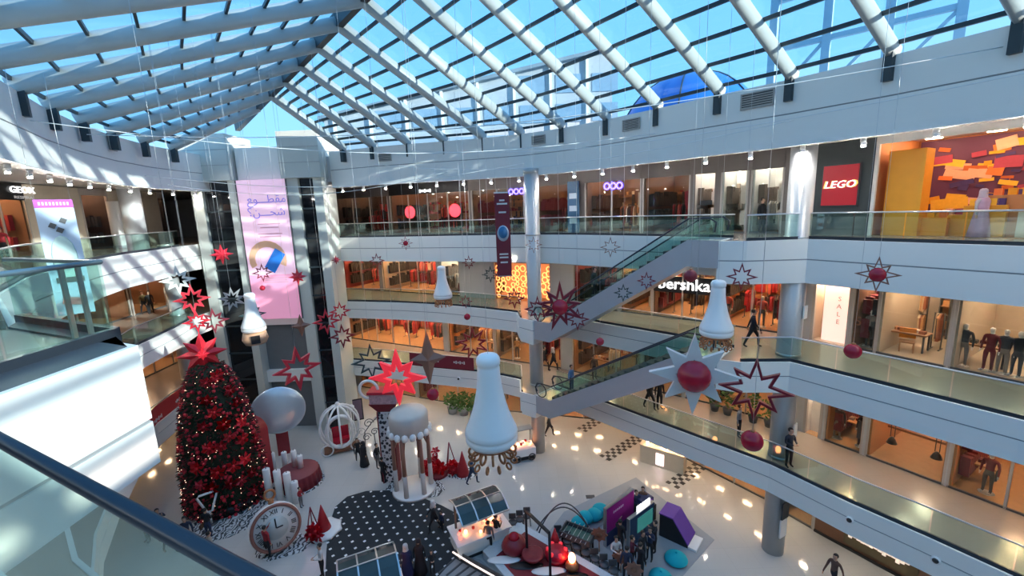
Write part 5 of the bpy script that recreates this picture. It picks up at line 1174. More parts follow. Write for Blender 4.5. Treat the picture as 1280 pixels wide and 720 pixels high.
# pumpkin carriage
P = G(428, 561); t = thing('pumpkin_carriage', 'white round carriage frame with a red seat', 'carriage', P, face_cam(P)); s = mpp(P); Rc = 24*s; zc_ = Rc*1.12+0.25
for k in range(5):
    M = Matrix.Translation((0, 0, zc_)) @ Matrix.Rotation(k*PI/5+0.3, 4, 'Z') @ Matrix.Rotation(PI/2, 4, 'X') @ Matrix.Scale(1.12, 4, (0, 1, 0)); MB().torus((0, 0, 0), Rc*(0.98 if k else 1.0), 0.07, 28, 6).xform(M).build('hoop', white2, t)
M = Matrix.Translation((0, -Rc*0.55, zc_-0.1)) @ Matrix.Rotation(PI/2, 4, 'X') @ Matrix.Scale(1.25, 4, (0, 1, 0)); MB().torus((0, 0, 0), Rc*0.66, 0.11, 28, 8).xform(M).build('door_ring', white2, t)
MB().b3(-0.55, 0.55, -0.1, 0.5, 0.45, 0.75).build('seat', crim, t); MB().b3(-0.55, 0.55, 0.4, 0.55, 0.75, 1.5).build('seat_back', crim, t)
MB().box((0, 0, 0.16), (Rc*1.7, 1.2, 0.16)).build('platform', brown, t)
for x in (-Rc*0.7, Rc*0.7): MB().torus((x, -0.62, 0.42), 0.38, 0.05, 20, 6, Matrix.Rotation(PI/2, 3, 'X')).build('wheel', white2, t)
MB().ball((0, 0, zc_+Rc*1.2), 0.16, 10).build('finial', white2, t)
for a in range(10): MB().ball((Rc*0.66*math.cos(a*0.63), -Rc*0.6, zc_-0.1+Rc*0.82*math.sin(a*0.63)), 0.09, 7).build('rosette', white, t)
P = G(444, 552); h = zat(P, 509); t = thing('globe_lamp', 'white globe on a thin post behind the carriage', 'lamp', P); MB().tube([(0, 0, 0), (0, 0, h-0.2)], 0.03, 6).build('post', dgrey, t); MB().ball((0, 0, h), 0.2, 12).build('globe', white2, t)
def spiral(t, c, r, turns, m_, sx_=1):
    pts = [(c[0]+sx_*r*(1-0.75*k/24)*math.cos(turns*2*PI*k/24), c[1], c[2]+r*(1-0.75*k/24)*math.sin(turns*2*PI*k/24)) for k in range(25)]
    MB().tube(pts, 0.025, 5).build('scroll', m_, t)
P = G(464, 562); t = thing('scroll_sculpture', 'thin scrolled wire horse shape before the white carriage', 'sculpture', P, face_cam(P))
for c, r_, sg in (((0, 0, 2.0), 0.35, 1), ((-0.5, 0, 1.5), 0.3, -1), ((0.35, 0, 1.3), 0.28, 1), ((-0.2, 0, 1.0), 0.3, 1), ((0.6, 0, 2.2), 0.22, -1)): spiral(t, c, r_, 1.4, dgrey if sg > 0 else alum, sg)
MB().tube([(-0.4, 0, 0), (-0.3, 0, 1.4), (0.2, 0, 2.0), (0.7, 0, 2.4)], 0.03, 6).tube([(0.35, 0, 0), (0.3, 0, 1.2)], 0.03, 6).build('legs', dgrey, t)
# patterned tower with ring
P = G(491, 600); h = zat(P, 512); t = thing('patterned_tower', 'tall patterned tower with burgundy edges and red crown', 'tower', P, face_cam(P)-0.35); s = mpp(P)
w_ = 0.42; MB().b3(-w_, w_, -0.3, 0.3, 0, h).build('panel', damask, t)
for x in (-w_-0.06, w_): MB().b3(x, x+0.06, -0.34, 0.34, 0, h).build('edge', burg, t)
MB().add([(-w_, -0.3, h), (w_, -0.3, h), (w_, 0.3, h), (-w_, 0.3, h), (-0.85, -0.5, h+0.55), (0.85, -0.5, h+0.55), (0.85, 0.5, h+0.55), (-0.85, 0.5, h+0.55)], [(3, 2, 1, 0), (4, 5, 6, 7), (0, 1, 5, 4), (1, 2, 6, 5), (2, 3, 7, 6), (3, 0, 4, 7)]).build('crown', burg, t)
MB().b3(-0.8, 0.8, -0.45, 0.45, h+0.55, h+1.15).build('crown_box', mat('crown_pattern', (0.5, 0.30, 0.32), 0.5, var=0.5, scale=8), t)
MB().b3(-0.9, 0.9, -0.5, 0.5, h+1.15, h+1.3).build('crown_lid', red, t)
MB().torus((-0.95, 0, h+1.3), 0.55, 0.09, 24, 6, Matrix.Rotation(PI/2, 3, 'X')).build('ring', white2, t)
# canopy on brown posts
P = G(518, 611); zt_, zb_ = zat(P, 512), zat(P, 542); t = thing('round_canopy', 'round white scalloped canopy on brown and white posts', 'canopy', P); Rc = 24*mpp((P.x, P.y, zb_))
MB().lathe([(Rc, zb_+0.3), (Rc, zt_-0.25), (Rc*0.9, zt_-0.05), (0.05, zt_+0.12)], (0, 0, 0), 32).build('drum', mat('canopy_cloth', (0.62, 0.60, 0.56), 0.6), t)
for i in range(16):
    a = 2*PI*i/16; MB().ball((Rc*math.cos(a), Rc*math.sin(a), zb_+0.28), 0.21, 8, (1, 1, 1.1)).build('scallop', white2, t)
for i in range(6):
    a = 2*PI*i/6+0.3; x, y = 0.9*Rc*math.cos(a), 0.9*Rc*math.sin(a)
    MB().tube([(x, y, zb_*0.42), (x*1.0, y, zb_+0.3)], 0.13, 8, 0.09).build('upper_post', mat('post_copper', (0.36, 0.18, 0.13), 0.5), t); MB().tube([(x, y, 0.03), (x, y, zb_*0.42)], 0.15, 8, 0.13).build('lower_post', mat('post_pale', (0.62, 0.58, 0.55), 0.5), t)
    MB().tube([(x, y, zb_*0.75), (0.6*x, 0.6*y, zb_+0.2)], 0.07, 6).build('brace', MATS['post_copper'], t)
MB().lathe([(Rc*1.15, 0.02), (Rc*1.1, 0.14)], (0, 0, 0), 32).build('base', white2, t)
# dark dotted carpet
cp = [(406, 735), (408, 690), (411, 658), (419, 634), (434, 621), (458, 614), (490, 613), (522, 620), (552, 632), (584, 649), (586, 668), (574, 690), (548, 722), (540, 735)]
cpt = thing('dotted_carpet', 'black carpet with white dots before the canopy', 'carpet', G(480, 680)); poly = gpoly(cp)
MB().prism(poly, 0.003, 0.022).build('pile', mat('carpet_black', (0.022, 0.028, 0.034), 0.9, var=0.3, scale=30), cpt, True)
def inside(x, y, poly):
    c = False
    for i in range(len(poly)):
        x1, y1 = poly[i]; x2, y2 = poly[i-1]
        if (y1 > y) != (y2 > y) and x < (x2-x1)*(y-y1)/(y2-y1)+x1: c = not c
    return c
dm = MB(); step = 0.62
for j in range(-2, 26):
    for i in range(-2, 30):
        x = -13.5+i*step+(step/2 if j % 2 else 0); y = 14.0+j*0.44
        if inside(x, y, poly): dm.add([(x-0.09, y, 0.026), (x, y-0.09, 0.026), (x+0.09, y, 0.026), (x, y+0.09, 0.026)], [(0, 1, 2, 3)])
stuff(dm.build('white_dots', white2, cpt, True))
# kiosks with curved canopies
def kiosk(lab, x, y, z, rz, W_=2.5, goods=fairy):
    P = onz(x, y, z); P = Vector((P.x, P.y, 0)); t = thing('market_kiosk', lab, 'kiosk', P, rz)
    MB().b3(-W_/2, W_/2, -0.65, 0.65, 0.25, 0.95).build('cabinet', white, t); MB().b3(-W_/2-0.1, W_/2+0.1, -0.78, 0.78, 0.95, 1.03).build('counter', white2, t); MB().b3(-W_/2+0.1, W_/2-0.1, -0.55, 0.55, 0, 0.25).build('plinth', black, t)
    nb, na = 3, 4; r_ = 1.5
    def pt(u, a): return (-W_*0.45+W_*0.9*u, r_*math.sin(a), z-r_+r_*math.cos(a))
    A = [-0.75+1.35*k/na for k in range(na+1)]
    fr = MB()
    for i in range(nb+1):
        for k in range(na): fr.beam(pt(i/nb, A[k]), pt(i/nb, A[k+1]), 0.06, 0.05)
    for a in (A[0], A[2], A[-1]): fr.beam(pt(0, a), pt(1, a), 0.06, 0.05)
    fr.build('canopy_frame', alum, t)
    gl = mat('canopy_glass', (0.035, 0.06, 0.065), 0.12)
    for i in range(nb):
        for k in (0, 2):
            V = []
            for m2 in range(3):
                for u in ((i+0.04)/nb, (i+0.96)/nb): V.append(pt(u, A[k+m2] if m2 < 2 or True else 0))
            b = MB().add(V, [(0, 1, 3, 2), (2, 3, 5, 4)]); b.build('canopy_pane', gl, t)
    for sx_ in (-1, 1): MB().beam((sx_*W_*0.4, 0.45, 1.0), (sx_*W_*0.4, 0.45, z-0.15), 0.09).build('post', dgrey, t)
    for i in range(14): MB().ball((random.uniform(-W_*0.45, W_*0.45), random.uniform(-0.6, 0.3), 1.1+random.uniform(0, 0.15)), random.uniform(0.07, 0.13), 7).build('ornament', random.choice((goods, mat('ornament_pink', (0.8, 0.35, 0.3), 0.4, emit=0.6, ecol=(1, 0.3, 0.2)), white2, crim)), t)
    MB().ball((W_*0.2, 0.2, 1.5), 0.22, 10).build('glowing_globe', ember, t)
    return t
kiosk('white market kiosk with glowing ornaments and curved dark canopy', 597, 622, 2.6, 0.46, 2.6, ember)
kiosk('market kiosk with curved canopy standing on the dotted carpet', 459, 700, 2.6, 0.42, 2.5)
P = G(653, 572); t = thing('gift_cart', 'small glowing gift cart behind the largest bell', 'cart', P, 0.3)
MB().b3(-0.8, 0.8, -0.5, 0.5, 0.35, 0.85).build('tray', white2, t); MB().b3(-0.7, 0.7, -0.4, 0.4, 0.05, 0.35).build('chassis', black, t)
for x in (-0.5, 0.5): MB().torus((x, -0.52, 0.25), 0.22, 0.04, 16, 5, Matrix.Rotation(PI/2, 3, 'X')).build('wheel', dgrey, t)
for i in range(10): MB().ball((-0.65+0.14*i, random.uniform(-0.35, 0.35), 0.95+0.1*(i % 3)), 0.1, 7).build('gift', (ember, crim, white2)[i % 3], t)
for x in (-0.72, 0.72): MB().beam((x, 0.4, 0.85), (x, 0.4, 1.9), 0.05).build('post', dgrey, t)
MB().b3(-0.8, 0.8, 0.0, 0.6, 1.9, 1.95).build('roof', grey, t)
# bordered platform with red carpet, goal frame and ornaments
pp = [(604, 698), (649, 661), (772, 733), (735, 790), (690, 800)]
pl_ = gpoly(pp); t = thing('display_platform', 'white bordered platform with red carpet and ornaments', 'platform', G(670, 715))
c_ = Vector((sum(p[0] for p in pl_)/5, sum(p[1] for p in pl_)/5))
MB().prism(pl_, 0, 0.42).build('border', mat('border_speckle', (0.58, 0.64, 0.68), 0.5, var=0.25, scale=30), t, True)
inn = [tuple(Vector(p)+(c_-Vector(p))*0.22) for p in pl_]
MB().prism(inn, 0.42, 0.44).build('red_carpet', burg, t, True)
for k in range(4):
    q = onz(630+k*28, 700+k*7, 0.44); MB().ball((q.x, q.y, 0.45), 0.5, 14, (1.6, 0.5, 0.06)).build('leaf_shape', (white2, black)[k % 2], t, True)
def orn(name, lab, x, y, fn): 
    P = onz(x, y, 0.46); o = thing(name, lab, 'ornament', P); fn(o)
orn('red_pouf', 'large red domed pouf on the bordered platform', 643, 686, lambda o: (MB().lathe([(0.52, 0), (0.62, 0.2), (0.5, 0.45), (0.3, 0.6), (0.1, 0.64)], (0, 0, 0), 22).build('cushion', redd, o), MB().lathe([(0.26, 0.6), (0.22, 0.75), (0.08, 0.85)], (0, 0, 0), 16).build('knob', crim, o)))
orn('red_bowl', 'dark red bowl on the bordered platform beside the pouf', 666, 699, lambda o: (MB().lathe([(0.3, 0), (0.52, 0.3), (0.45, 0.34), (0.1, 0.2)], (0, 0, 0), 20).build('bowl', redd, o), MB().lathe([(0.2, 0), (0.2, 0.06)], (0, 0, 0), 14).build('foot', gold, o)))
orn('strawberry_cake', 'round red cake of glossy berries behind the goal post', 696, 697, lambda o: (MB().lathe([(0.5, 0), (0.55, 0.3), (0.3, 0.5)], (0, 0, 0), 20).build('cake', crim, o), [MB().ball((0.4*math.cos(k), 0.4*math.sin(k), 0.42), 0.11, 7).build('berry', brightr, o) for k in range(6)]))
orn('glowing_ornament', 'small glowing candle ornament on the bordered platform', 715, 710, lambda o: (MB().lathe([(0.28, 0), (0.3, 0.2), (0.1, 0.35)], (0, 0, 0), 14).build('holder', gold, o), MB().ball((0, 0, 0.5), 0.16, 10, (1, 1, 1.6)).build('flame', ember, o)))
A_, B_ = onz(659, 692, 0.44), onz(688, 724, 0.44); h = zat(A_, 638)
t = thing('goal_frame', 'black square arch frame on the bordered platform', 'frame', A_)
for q in (A_, B_): MB().beam((q.x, q.y, 0.44), (q.x, q.y, h), 0.11).build('post', black, t, True)
MB().beam((A_.x, A_.y, h), (B_.x, B_.y, h), 0.11, 0.11).build('crossbar', black, t, True)
def stool(lab, x, y, g):
    P = G(x, y); t = thing('dark_stool', lab, 'stool', P, 0, g); MB().lathe([(0.2, 0.42), (0.22, 0.47), (0.2, 0.52)], (0, 0, 0), 14).build('seat', dgrey, t)
    MB().box((0, 0.2, 0.68), (0.36, 0.05, 0.3)).build('backrest', dgrey, t)
    lm = MB().tube([(0.15, 0.15, 0.43), (0.18, 0.18, 0)], 0.02, 5).mesh('leg'); lm.materials.append(black)
    for k in range(4): inst('leg', lm, t, None, (0, 0, k*PI/2))
for k in range(7): stool('dark low stool in the row along the bordered platform', 698+k*11.5, 679+k*7.6, 'dark stools along the bordered platform')
for k in range(3): stool('dark low stool at the corner behind the red pouf', 641+k*9, 663-k*4, 'dark stools behind the red pouf')
a0, a1 = G(672, 672), G(742, 676)
for k, lab in enumerate(('thin bent pole arching over the dark stools, taller one', 'thin bent pole arching over the dark stools, lower one')):
    h = (2.0, 1.4)[k]; pts = [a0+(a1-a0)*i/20+Vector((0, 0.5*k, h*math.sin(PI*i/20)**0.8)) for i in range(21)]
    tag(MB().tube(pts, 0.035, 6).build('arch_pole', dgrey), lab, 'pole')
# play corner
flat('play_mat', 'grey play mat under the purple ramp and booth', 'mat', [(684, 668), (705, 640), (795, 597), (893, 675), (838, 738), (752, 726)], 0.002, 0.018, mat('mat_grey', (0.30, 0.33, 0.36), 0.7))
MB().prism(gpoly([(893, 675), (838, 738), (836, 735), (890, 673)]), 0.0, 0.03)
P = onz(722, 664, 0.9); P = Vector((P.x, P.y, 0)); t = thing('football_table', 'green table football game with rods', 'game table', P, -0.55)
MB().b3(-0.75, 0.75, -0.4, 0.4, 0.62, 0.7).b3(-0.75, 0.75, -0.42, -0.36, 0.62, 0.92).b3(-0.75, 0.75, 0.36, 0.42, 0.62, 0.92).b3(-0.78, -0.72, -0.42, 0.42, 0.62, 0.92).b3(0.72, 0.78, -0.42, 0.42, 0.62, 0.92).build('cabinet', dgrey, t)
MB().b3(-0.72, 0.72, -0.36, 0.36, 0.7, 0.72).build('pitch', mat('pitch', (0.10, 0.18, 0.13), 0.6), t)
for k in range(6): MB().tube([(-0.6+k*0.24, -0.6, 0.86), (-0.6+k*0.24, 0.6, 0.86)], 0.015, 5).build('rod', alum, t)
for sx_ in (-0.65, 0.65):
    for sy in (-0.33, 0.33): MB().beam((sx_, sy, 0), (sx_*0.95, sy, 0.62), 0.08).build('leg', black, t)
def beanbag(lab, x, y, r, sq=(1, 1, 0.62)):
    P = G(x, y); t = thing('bean_bag', lab, 'bean bag', P, 0.3)
    MB().lathe([(r*0.8, 0.02), (r*1.0, r*0.25), (r*0.95, r*0.5), (r*0.55, r*0.8), (r*0.15, r*0.95)], (0, 0, 0), 20).build('cushion', tealm, t); MB().ball((0, 0, r*0.96), r*0.12, 8).build('knot', tealm, t); MB().torus((0, 0, r*0.3), r*0.99, 0.02, 20, 5).build('seam', tealm, t)
beanbag('plump teal bean bag on the open part of the play mat', 845, 702, 0.5); beanbag('teal bean bag at the front edge of the play mat', 826, 726, 0.5)
P = G(738, 652); t = thing('teal_lounger', 'long lumpy teal lounge cushion beside the magenta booth wall', 'cushion', P, 0.55)
for k, x in enumerate((-0.75, -0.25, 0.3, 0.8)): MB().ball((x, 0.12*(k % 2), 0.28), 0.45, 14, (1.0, 0.95, 0.62)).build('pad', tealm, t)
MB().b3(-1.2, 1.5, -0.55, 0.75, 0.0, 0.04).build('base_sheet', grey, t)
def panel(lab, x0, y0, x1, y1, yt, front, extra):
    A_, B_ = G(x0, y0), G(x1, y1); h = zat(A_, yt); t = thing('booth_wall', lab, 'booth', A_, rots(A_, B_)); W_ = (B_-A_).length
    MB().b3(0, W_, 0, 0.12, 0, h).build('board', front, t); MB().b3(-0.06, 0.0, -0.02, 0.14, 0, h+0.04).b3(0, W_, -0.02, 0.14, h, h+0.05).build('edge_trim', alum, t)
    extra(t, W_, h); return t
panel('magenta booth wall with white script', 758, 684, 792, 656, 637, magenta, lambda t, W_, h: (MB().b3(0.02, W_-0.02, -0.015, 0, 0.02, h*0.35).build('lower_print', navy, t), [MB().box((W_*0.25+k*0.14, -0.02, h*0.8), (0.09, 0.01, 0.12), 0, Matrix.Rotation(0.3, 3, 'Y')).build('script_mark', mat('print_lilac', (0.65, 0.45, 0.65), 0.5), t) for k in range(6)]))
panel('booth wall with a green screen and white letters on top', 787, 686, 817, 662, 650, mat('booth_blue', (0.02, 0.05, 0.12), 0.4), lambda t, W_, h: (MB().b3(W_*0.3, W_*0.92, -0.03, 0, h*0.35, h*0.85).build('screen', mat('screen_green', (0.03, 0.15, 0.15), 0.2, emit=0.15, ecol=(0.1, 0.5, 0.45)), t), [MB().box((W_*0.35+k*0.22, 0.05, h+0.22), (0.15, 0.06, 0.3)).build('top_letter', signw, t) for k in range(5)]))
P = G(806, 650); t = thing('game_stage', 'dark low stage cabinet between the booth walls', 'stage', P, 0.55); MB().b3(-0.45, 0.5, -0.3, 0.6, 0, 0.9).build('body', black, t); MB().b3(-0.4, 0.4, -0.2, 0.5, 0.9, 1.3).build('console', navy, t); MB().b3(-0.3, 0.3, -0.22, -0.18, 0.95, 1.25).build('panel', mat('screen_violet', (0.2, 0.05, 0.3), 0.3, emit=0.4), t)
HP, LP = onz(842, 640, 1.25), G(872, 682)
t = thing('purple_ramp', 'purple ramp with black sides and white end pad', 'ramp', Vector((HP.x, HP.y, 0)), rots(HP, LP)); L_ = (LP.xy-HP.xy).length
MB().add([(-0.5, -0.5, 0), (-0.5, 0.5, 0), (L_-0.3, 0.5, 0), (L_-0.3, -0.5, 0), (-0.5, -0.5, 1.22), (-0.5, 0.5, 1.22), (0.15, 0.5, 1.22), (0.15, -0.5, 1.22), (L_-0.3, 0.5, 0.16), (L_-0.3, -0.5, 0.16)], [(0, 1, 2, 3), (0, 4, 5, 1), (0, 3, 9, 7, 4), (1, 5, 6, 8, 2), (3, 2, 8, 9)]).build('sides', black, t)
MB().add([(-0.52, -0.53, 1.22), (-0.52, 0.53, 1.22), (0.15, 0.53, 1.23), (0.15, -0.53, 1.23), (L_-0.3, 0.53, 0.17), (L_-0.3, -0.53, 0.17), (-0.52, -0.53, 1.28), (-0.52, 0.53, 1.28), (0.17, 0.53, 1.29), (0.17, -0.53, 1.29), (L_-0.28, 0.53, 0.23), (L_-0.28, -0.53, 0.23)], [(6, 7, 8, 9), (9, 8, 10, 11), (0, 3, 9, 6), (3, 5, 11, 9), (1, 7, 8, 2), (2, 8, 10, 4), (0, 6, 7, 1), (5, 4, 10, 11)][:0] or [(6, 9, 8, 7), (9, 11, 10, 8), (0, 3, 9, 6), (3, 5, 11, 9), (1, 7, 8, 2), (2, 8, 10, 4), (0, 6, 7, 1), (5, 4, 10, 11)]).build('deck', purple, t)
MB().b3(L_-0.3, L_+0.1, -0.5, 0.5, 0, 0.12).build('end_pad', white2, t)
for lab, x, y, ty in (('brown flower sign on a stick beside the football table', 749, 690, 668), ('brown flower sign on a stick among the crowd', 776, 716, 696), ('low brown flower sign at the front of the crowd', 792, 732, 712)):
    P = G(x, y); h = zat(P, ty); t = thing('flower_sign', lab, 'sign', P, face_cam(P)); star_outline(0.4, 0.05, 0.06, n=8, inner=0.72, alt=1.0).xform(Matrix.Translation((0, 0, h))).build('flower', bronze, t); MB().ball((0, -0.04, h), 0.14, 10, (1, 0.4, 1)).build('centre', brown, t); MB().tube([(0, 0, 0), (0, 0, h-0.3)], 0.025, 6).build('stick', woodm, t)
# checked strips of black tiles
tile = MB().b3(-0.13, 0.13, -0.13, 0.13, 0.0, 0.012).mesh('tile'); tile.materials.append(black)
for lab, a, b in (('checked strip of black tiles behind the cream counter', G(757, 572), G(803, 544)), ('checked strip of black tiles beside the cream counter', G(841, 606), G(884, 576)), ('short checked strip of black tiles beside the escalator column', G(728, 537), G(748, 525))):
    t = thing('tile_strip', lab, 'floor tiles', a, rots(a, b)); n = int((b-a).length/0.28)
    for i in range(n):
        for j in range(3):
            if (i+j) % 2 == 0: inst('tile', tile, t, (i*0.28, (j-1)*0.28, 0.002))
# cream counter
A_, B_ = G(800, 577), G(854, 594); t = thing('info_counter', 'cream counter with golden flower lights and a lit panel', 'counter', A_, rots(A_, B_)); W_ = (B_-A_).length; h = zat(A_, 556)
MB().b3(0, W_, 0, 0.6, 0, h).build('body', mat('counter_cream', (0.50, 0.47, 0.40), 0.5), t); MB().b3(-0.05, W_+0.05, -0.05, 0.65, h, h+0.06).build('top', beige, t)
MB().b3(W_*0.38, W_*0.56, -0.03, 0, h*0.15, h*0.8).build('lit_panel', mat('panel_pink', (1, 0.75, 0.75), 0.5, emit=1.5, ecol=(1, 0.72, 0.75), var=0), t)
for k in range(22): MB().ball((W_*(0.12+0.04*k), random.uniform(0.05, 0.5), h+0.18+random.uniform(0, 0.25)), 0.1, 7).build('flower_light', fairy if k % 2 else gold, t)
# down escalator mouth and floor plates
t = thing('floor_escalator', 'escalator mouth with lit curved edge beside the dotted carpet', 'escalator', G(585, 712))
MB().prism(gpoly([(545, 725), (572, 693), (600, 700), (640, 735), (600, 760)]), 0.002, 0.03).build('comb_plate', grey, t, True)
for k in range(6):
    a, b = G(548+k*10, 718+k*2.5), G(570+k*9, 698+k*5); MB().beam((a.x, a.y, 0.05), (b.x, b.y, 0.05), 0.08, 0.03).build('tread', dgrey, t, True)
MB().tube([onz(x, y, 0.5) for x, y in ((566, 690), (572, 694), (590, 705), (620, 722), (650, 738))], 0.04, 8).build('lit_edge', mat('edge_light', (1, 0.85, 0.75), 0.4, emit=0.7, ecol=(1, 0.8, 0.7), var=0), t, True)
MB().beam(onz(568, 692, 0.25), onz(650, 738, 0.25), 0.05, 0.48).build('side_panel', dgrey, t, True)
for lab, x, y in (('small dark floor plate beside the pleated platform', 382, 610), ('small dark floor plate near the purple booth', 738, 621)):
    P = G(x, y); o = MB().box((0, 0, 0.006), (0.5, 0.3, 0.012)).build('floor_plate', dgrey); o.location = P; tag(o, lab, 'floor plate')
P = G(447, 527); t = thing('framed_sign', 'dark framed sign board standing behind the carriage', 'sign', P, face_cam(P)); MB().b3(-0.5, 0.5, 0, 0.06, 0.1, 1.9).build('frame', black, t); MB().b3(-0.42, 0.42, -0.015, 0, 0.2, 1.8).build('poster', mat('poster_mauve', (0.18, 0.12, 0.16), 0.4), t)

# ------------------------------------------------------------------ people
def pg(x, y): return G(x, y)
def p1(x, y): return onz(x, y, Z1+0.001)
def p2(x, y): return onz(x, y, Z2+0.001)
def p3(x, y): return onz(x, y, Z3+0.001)
person('person in a dark red jacket photographing the pocket watch', pg(336, 697), PI-0.4, 'phone', RD, DK, 1.74)
person('person in a dark suit and white shirt beside the tree mat', pg(237, 686), 0.4, 'stand', (0.02, 0.03, 0.06), DK, 1.8)
person('person in a black coat with blue shirt behind the close handrail', pg(203, 674), 0.9, 'phone', (0.03, 0.04, 0.06), GY, 1.75)
person('person in dark clothes half hidden by the close handrail', pg(186, 677), -0.3, 'stand', DK, DK, 1.7)
person('person in grey clothes walking behind the close glass', pg(214, 690), 1.2, 'walk', GY, DK, 1.72)
person('person in a beige top and dark trousers at the edge of the tree mat', pg(267, 703), 2.6, 'stand', BG, DK, 1.68)
person('person in dark clothes facing the tree by the white frame', pg(262, 672), PI, 'front', DK, NV, 1.7, bag=BR)
person('small person in red bending by the candle columns', pg(377, 634), 1.4, 'front', RD, GY, 1.25)
person('person in black nearest the carriage', pg(449, 578), 0.5, 'walk', DK, DK, 1.72, bag=BR)
person('person in a long black coat next to the carriage', pg(456, 582), -0.6, 'stand', DK, DK, 1.7, robe=DK, scarf=DK)
person('person in black standing before the patterned tower', pg(480, 604), 2.8, 'phone', DK, DK, 1.75)
person('person in a black top behind the patterned tower', pg(473, 585), 1.2, 'stand', DK, GY, 1.72)
person('person in blue jeans beside the red cone by the canopy', pg(591, 605), 1.5, 'walk', (0.03, 0.06, 0.12), NV, 1.75)
person('person in black with a white shawl on the dotted carpet', pg(543, 664), -1.2, 'walk', DK, DK, 1.75, scarf=WH)
person('small child in dark clothes on the dotted carpet', pg(553, 664), -0.8, 'stand', NV, DK, 1.15)
person('woman shaped figure in a long navy robe with pale scarf'.replace('woman shaped figure', 'person'), pg(510, 722), 0.3, 'stand', NV, NV, 1.68, robe=(0.015, 0.015, 0.07), scarf=WH)
person('person in a long black robe and black scarf', pg(526, 716), 0.1, 'stand', DK, DK, 1.72, robe=(0.02, 0.012, 0.015), scarf=(0.03, 0.02, 0.02))
person('person in a white shirt beside the kiosk on the carpet', pg(404, 722), -0.9, 'front', WH, DK, 1.75)
person('seller in black behind the glowing kiosk'.replace('seller', 'person'), pg(621, 682), 2.4, 'front', DK, DK, 1.72)
person('person in black with white top at the glowing kiosk', pg(612, 690), 2.8, 'stand', GY, DK, 1.7)
person('small person crouched in black near the escalator mouth', pg(541, 717), 0.4, 'front', DK, DK, 1.2)
person('person with brown hair behind the magenta booth wall', pg(803, 645), -0.4, 'stand', BR, DK, 1.7)
person('person in navy beside the magenta booth wall', pg(795, 650), 0.3, 'front', NV, DK, 1.72)
person('person in black between the two booth walls', pg(775, 690), 2.5, 'phone', DK, DK, 1.75)
for i, (x, y, a, tp) in enumerate(((803, 704, 0.5, DK), (812, 700, -0.7, NV), (790, 712, 1.2, WN), (800, 722, 2.2, DK), (818, 690, -1.6, DK), (770, 712, 0.2, WH), (783, 726, 2.9, NV))):
    person(('person in black beside the green screen wall', 'person in navy beside the green screen wall', 'person in burgundy before the green screen wall', 'person in black at the front of the play crowd', 'person in black leaning toward the purple ramp', 'person in white at the booth edge', 'person in navy at the front of the play crowd')[i], pg(x, y), a, ('stand', 'phone', 'front')[i % 3], tp, DK, 1.66+0.03*(i % 4))
person('lone person in a brown coat on the open floor beyond the column', pg(1040, 738), -1.2, 'walk', (0.10, 0.06, 0.05), DK, 1.72)
person('person in black walking beside the escalator column on the ground', pg(687, 545), 1.4, 'walk', DK, DK, 1.72)
person('first walker in black of the pair on the lower gallery', p1(681, 463), 1.2, 'walk', DK, DK, 1.78)
person('second walker with white scarf of the pair on the lower gallery', p1(692, 464), 1.2, 'walk', DK, DK, 1.75, scarf=WH)
person('person in dark clothes behind the lower escalator rail', p1(743, 474), 0.3, 'stand', (0.08, 0.06, 0.05), DK, 1.72)
person('first of two shoppers in black under the lower escalator', p1(812, 511), 0.4, 'walk', DK, DK, 1.78, bag=WH)
person('second of two shoppers in black under the lower escalator', p1(824, 511), 0.2, 'stand', DK, DK, 1.8)
person('person in white top and black trousers on the lower gallery', p1(923, 546), 0.8, 'stand', (0.3, 0.3, 0.32), DK, 1.68)
person('person in a dark coat leaning by the column on the lower gallery', p1(985, 583), 0.2, 'front', (0.02, 0.025, 0.04), DK, 1.78)
person('person in navy walking on the middle gallery beside the bell', p2(940, 434), 1.2, 'walk', (0.015, 0.02, 0.035), DK, 1.78)
person('person in black on the top gallery beside the escalator head', p3(951, 292), 0.4, 'stand', DK, DK, 1.75)
tq = onz(1222, 297, Z3+0.001)
person('person in pale lilac robe and pink scarf outside the toy shop', Vector((tq.x, tq.y, Z3)), 0.2, 'stand', (0.4, 0.4, 0.45), (0.3, 0.1, 0.2), 1.72, robe=(0.45, 0.30, 0.42), scarf=(0.5, 0.42, 0.5))
person('person in dark green riding down the upper escalator', at_u(3.9)+Vector((0, 0, 0.02)), rots((0, 0), (7.6, -7.4))-PI/2+PI, 'stand', (0.02, 0.04, 0.03), DK, 1.75)
person('person in blue riding near the foot of the lower escalator', at_l(2.3)+Vector((0, 0, 0.02)), rots((0, 0), (7.6, -7.4))+PI/2, 'stand', BL, NV, 1.7)
person('first dark shopper on the sunlit middle gallery', p2(182, 393), 1.0, 'walk', (0.14, 0.09, 0.03), DK, 1.75)
person('second dark shopper on the sunlit middle gallery', p2(190, 392), 1.2, 'stand', DK, DK, 1.72)
person('person in red outside the shoe shop', Vector((*(onS(8, Z3, SL)*0.93), Z3)), 0.4, 'stand', RD, DK, 1.72)
# dark bench on the white walled platform
t = thing('bench', 'dark low bench on the corner platform behind glass', 'bench', (-7.3, 5.3, Z3), 0.4); MB().b3(-0.45, 0.45, -0.22, 0.22, 0.36, 0.46).build('seat', black, t); MB().b3(-0.45, 0.45, 0.18, 0.26, 0.46, 0.85).build('backrest', steeld, t)
for x in (-0.38, 0.38):
    for y in (-0.16, 0.16): MB().beam((x, y, 0), (x, y, 0.36), 0.05).build('leg', dgrey, t)

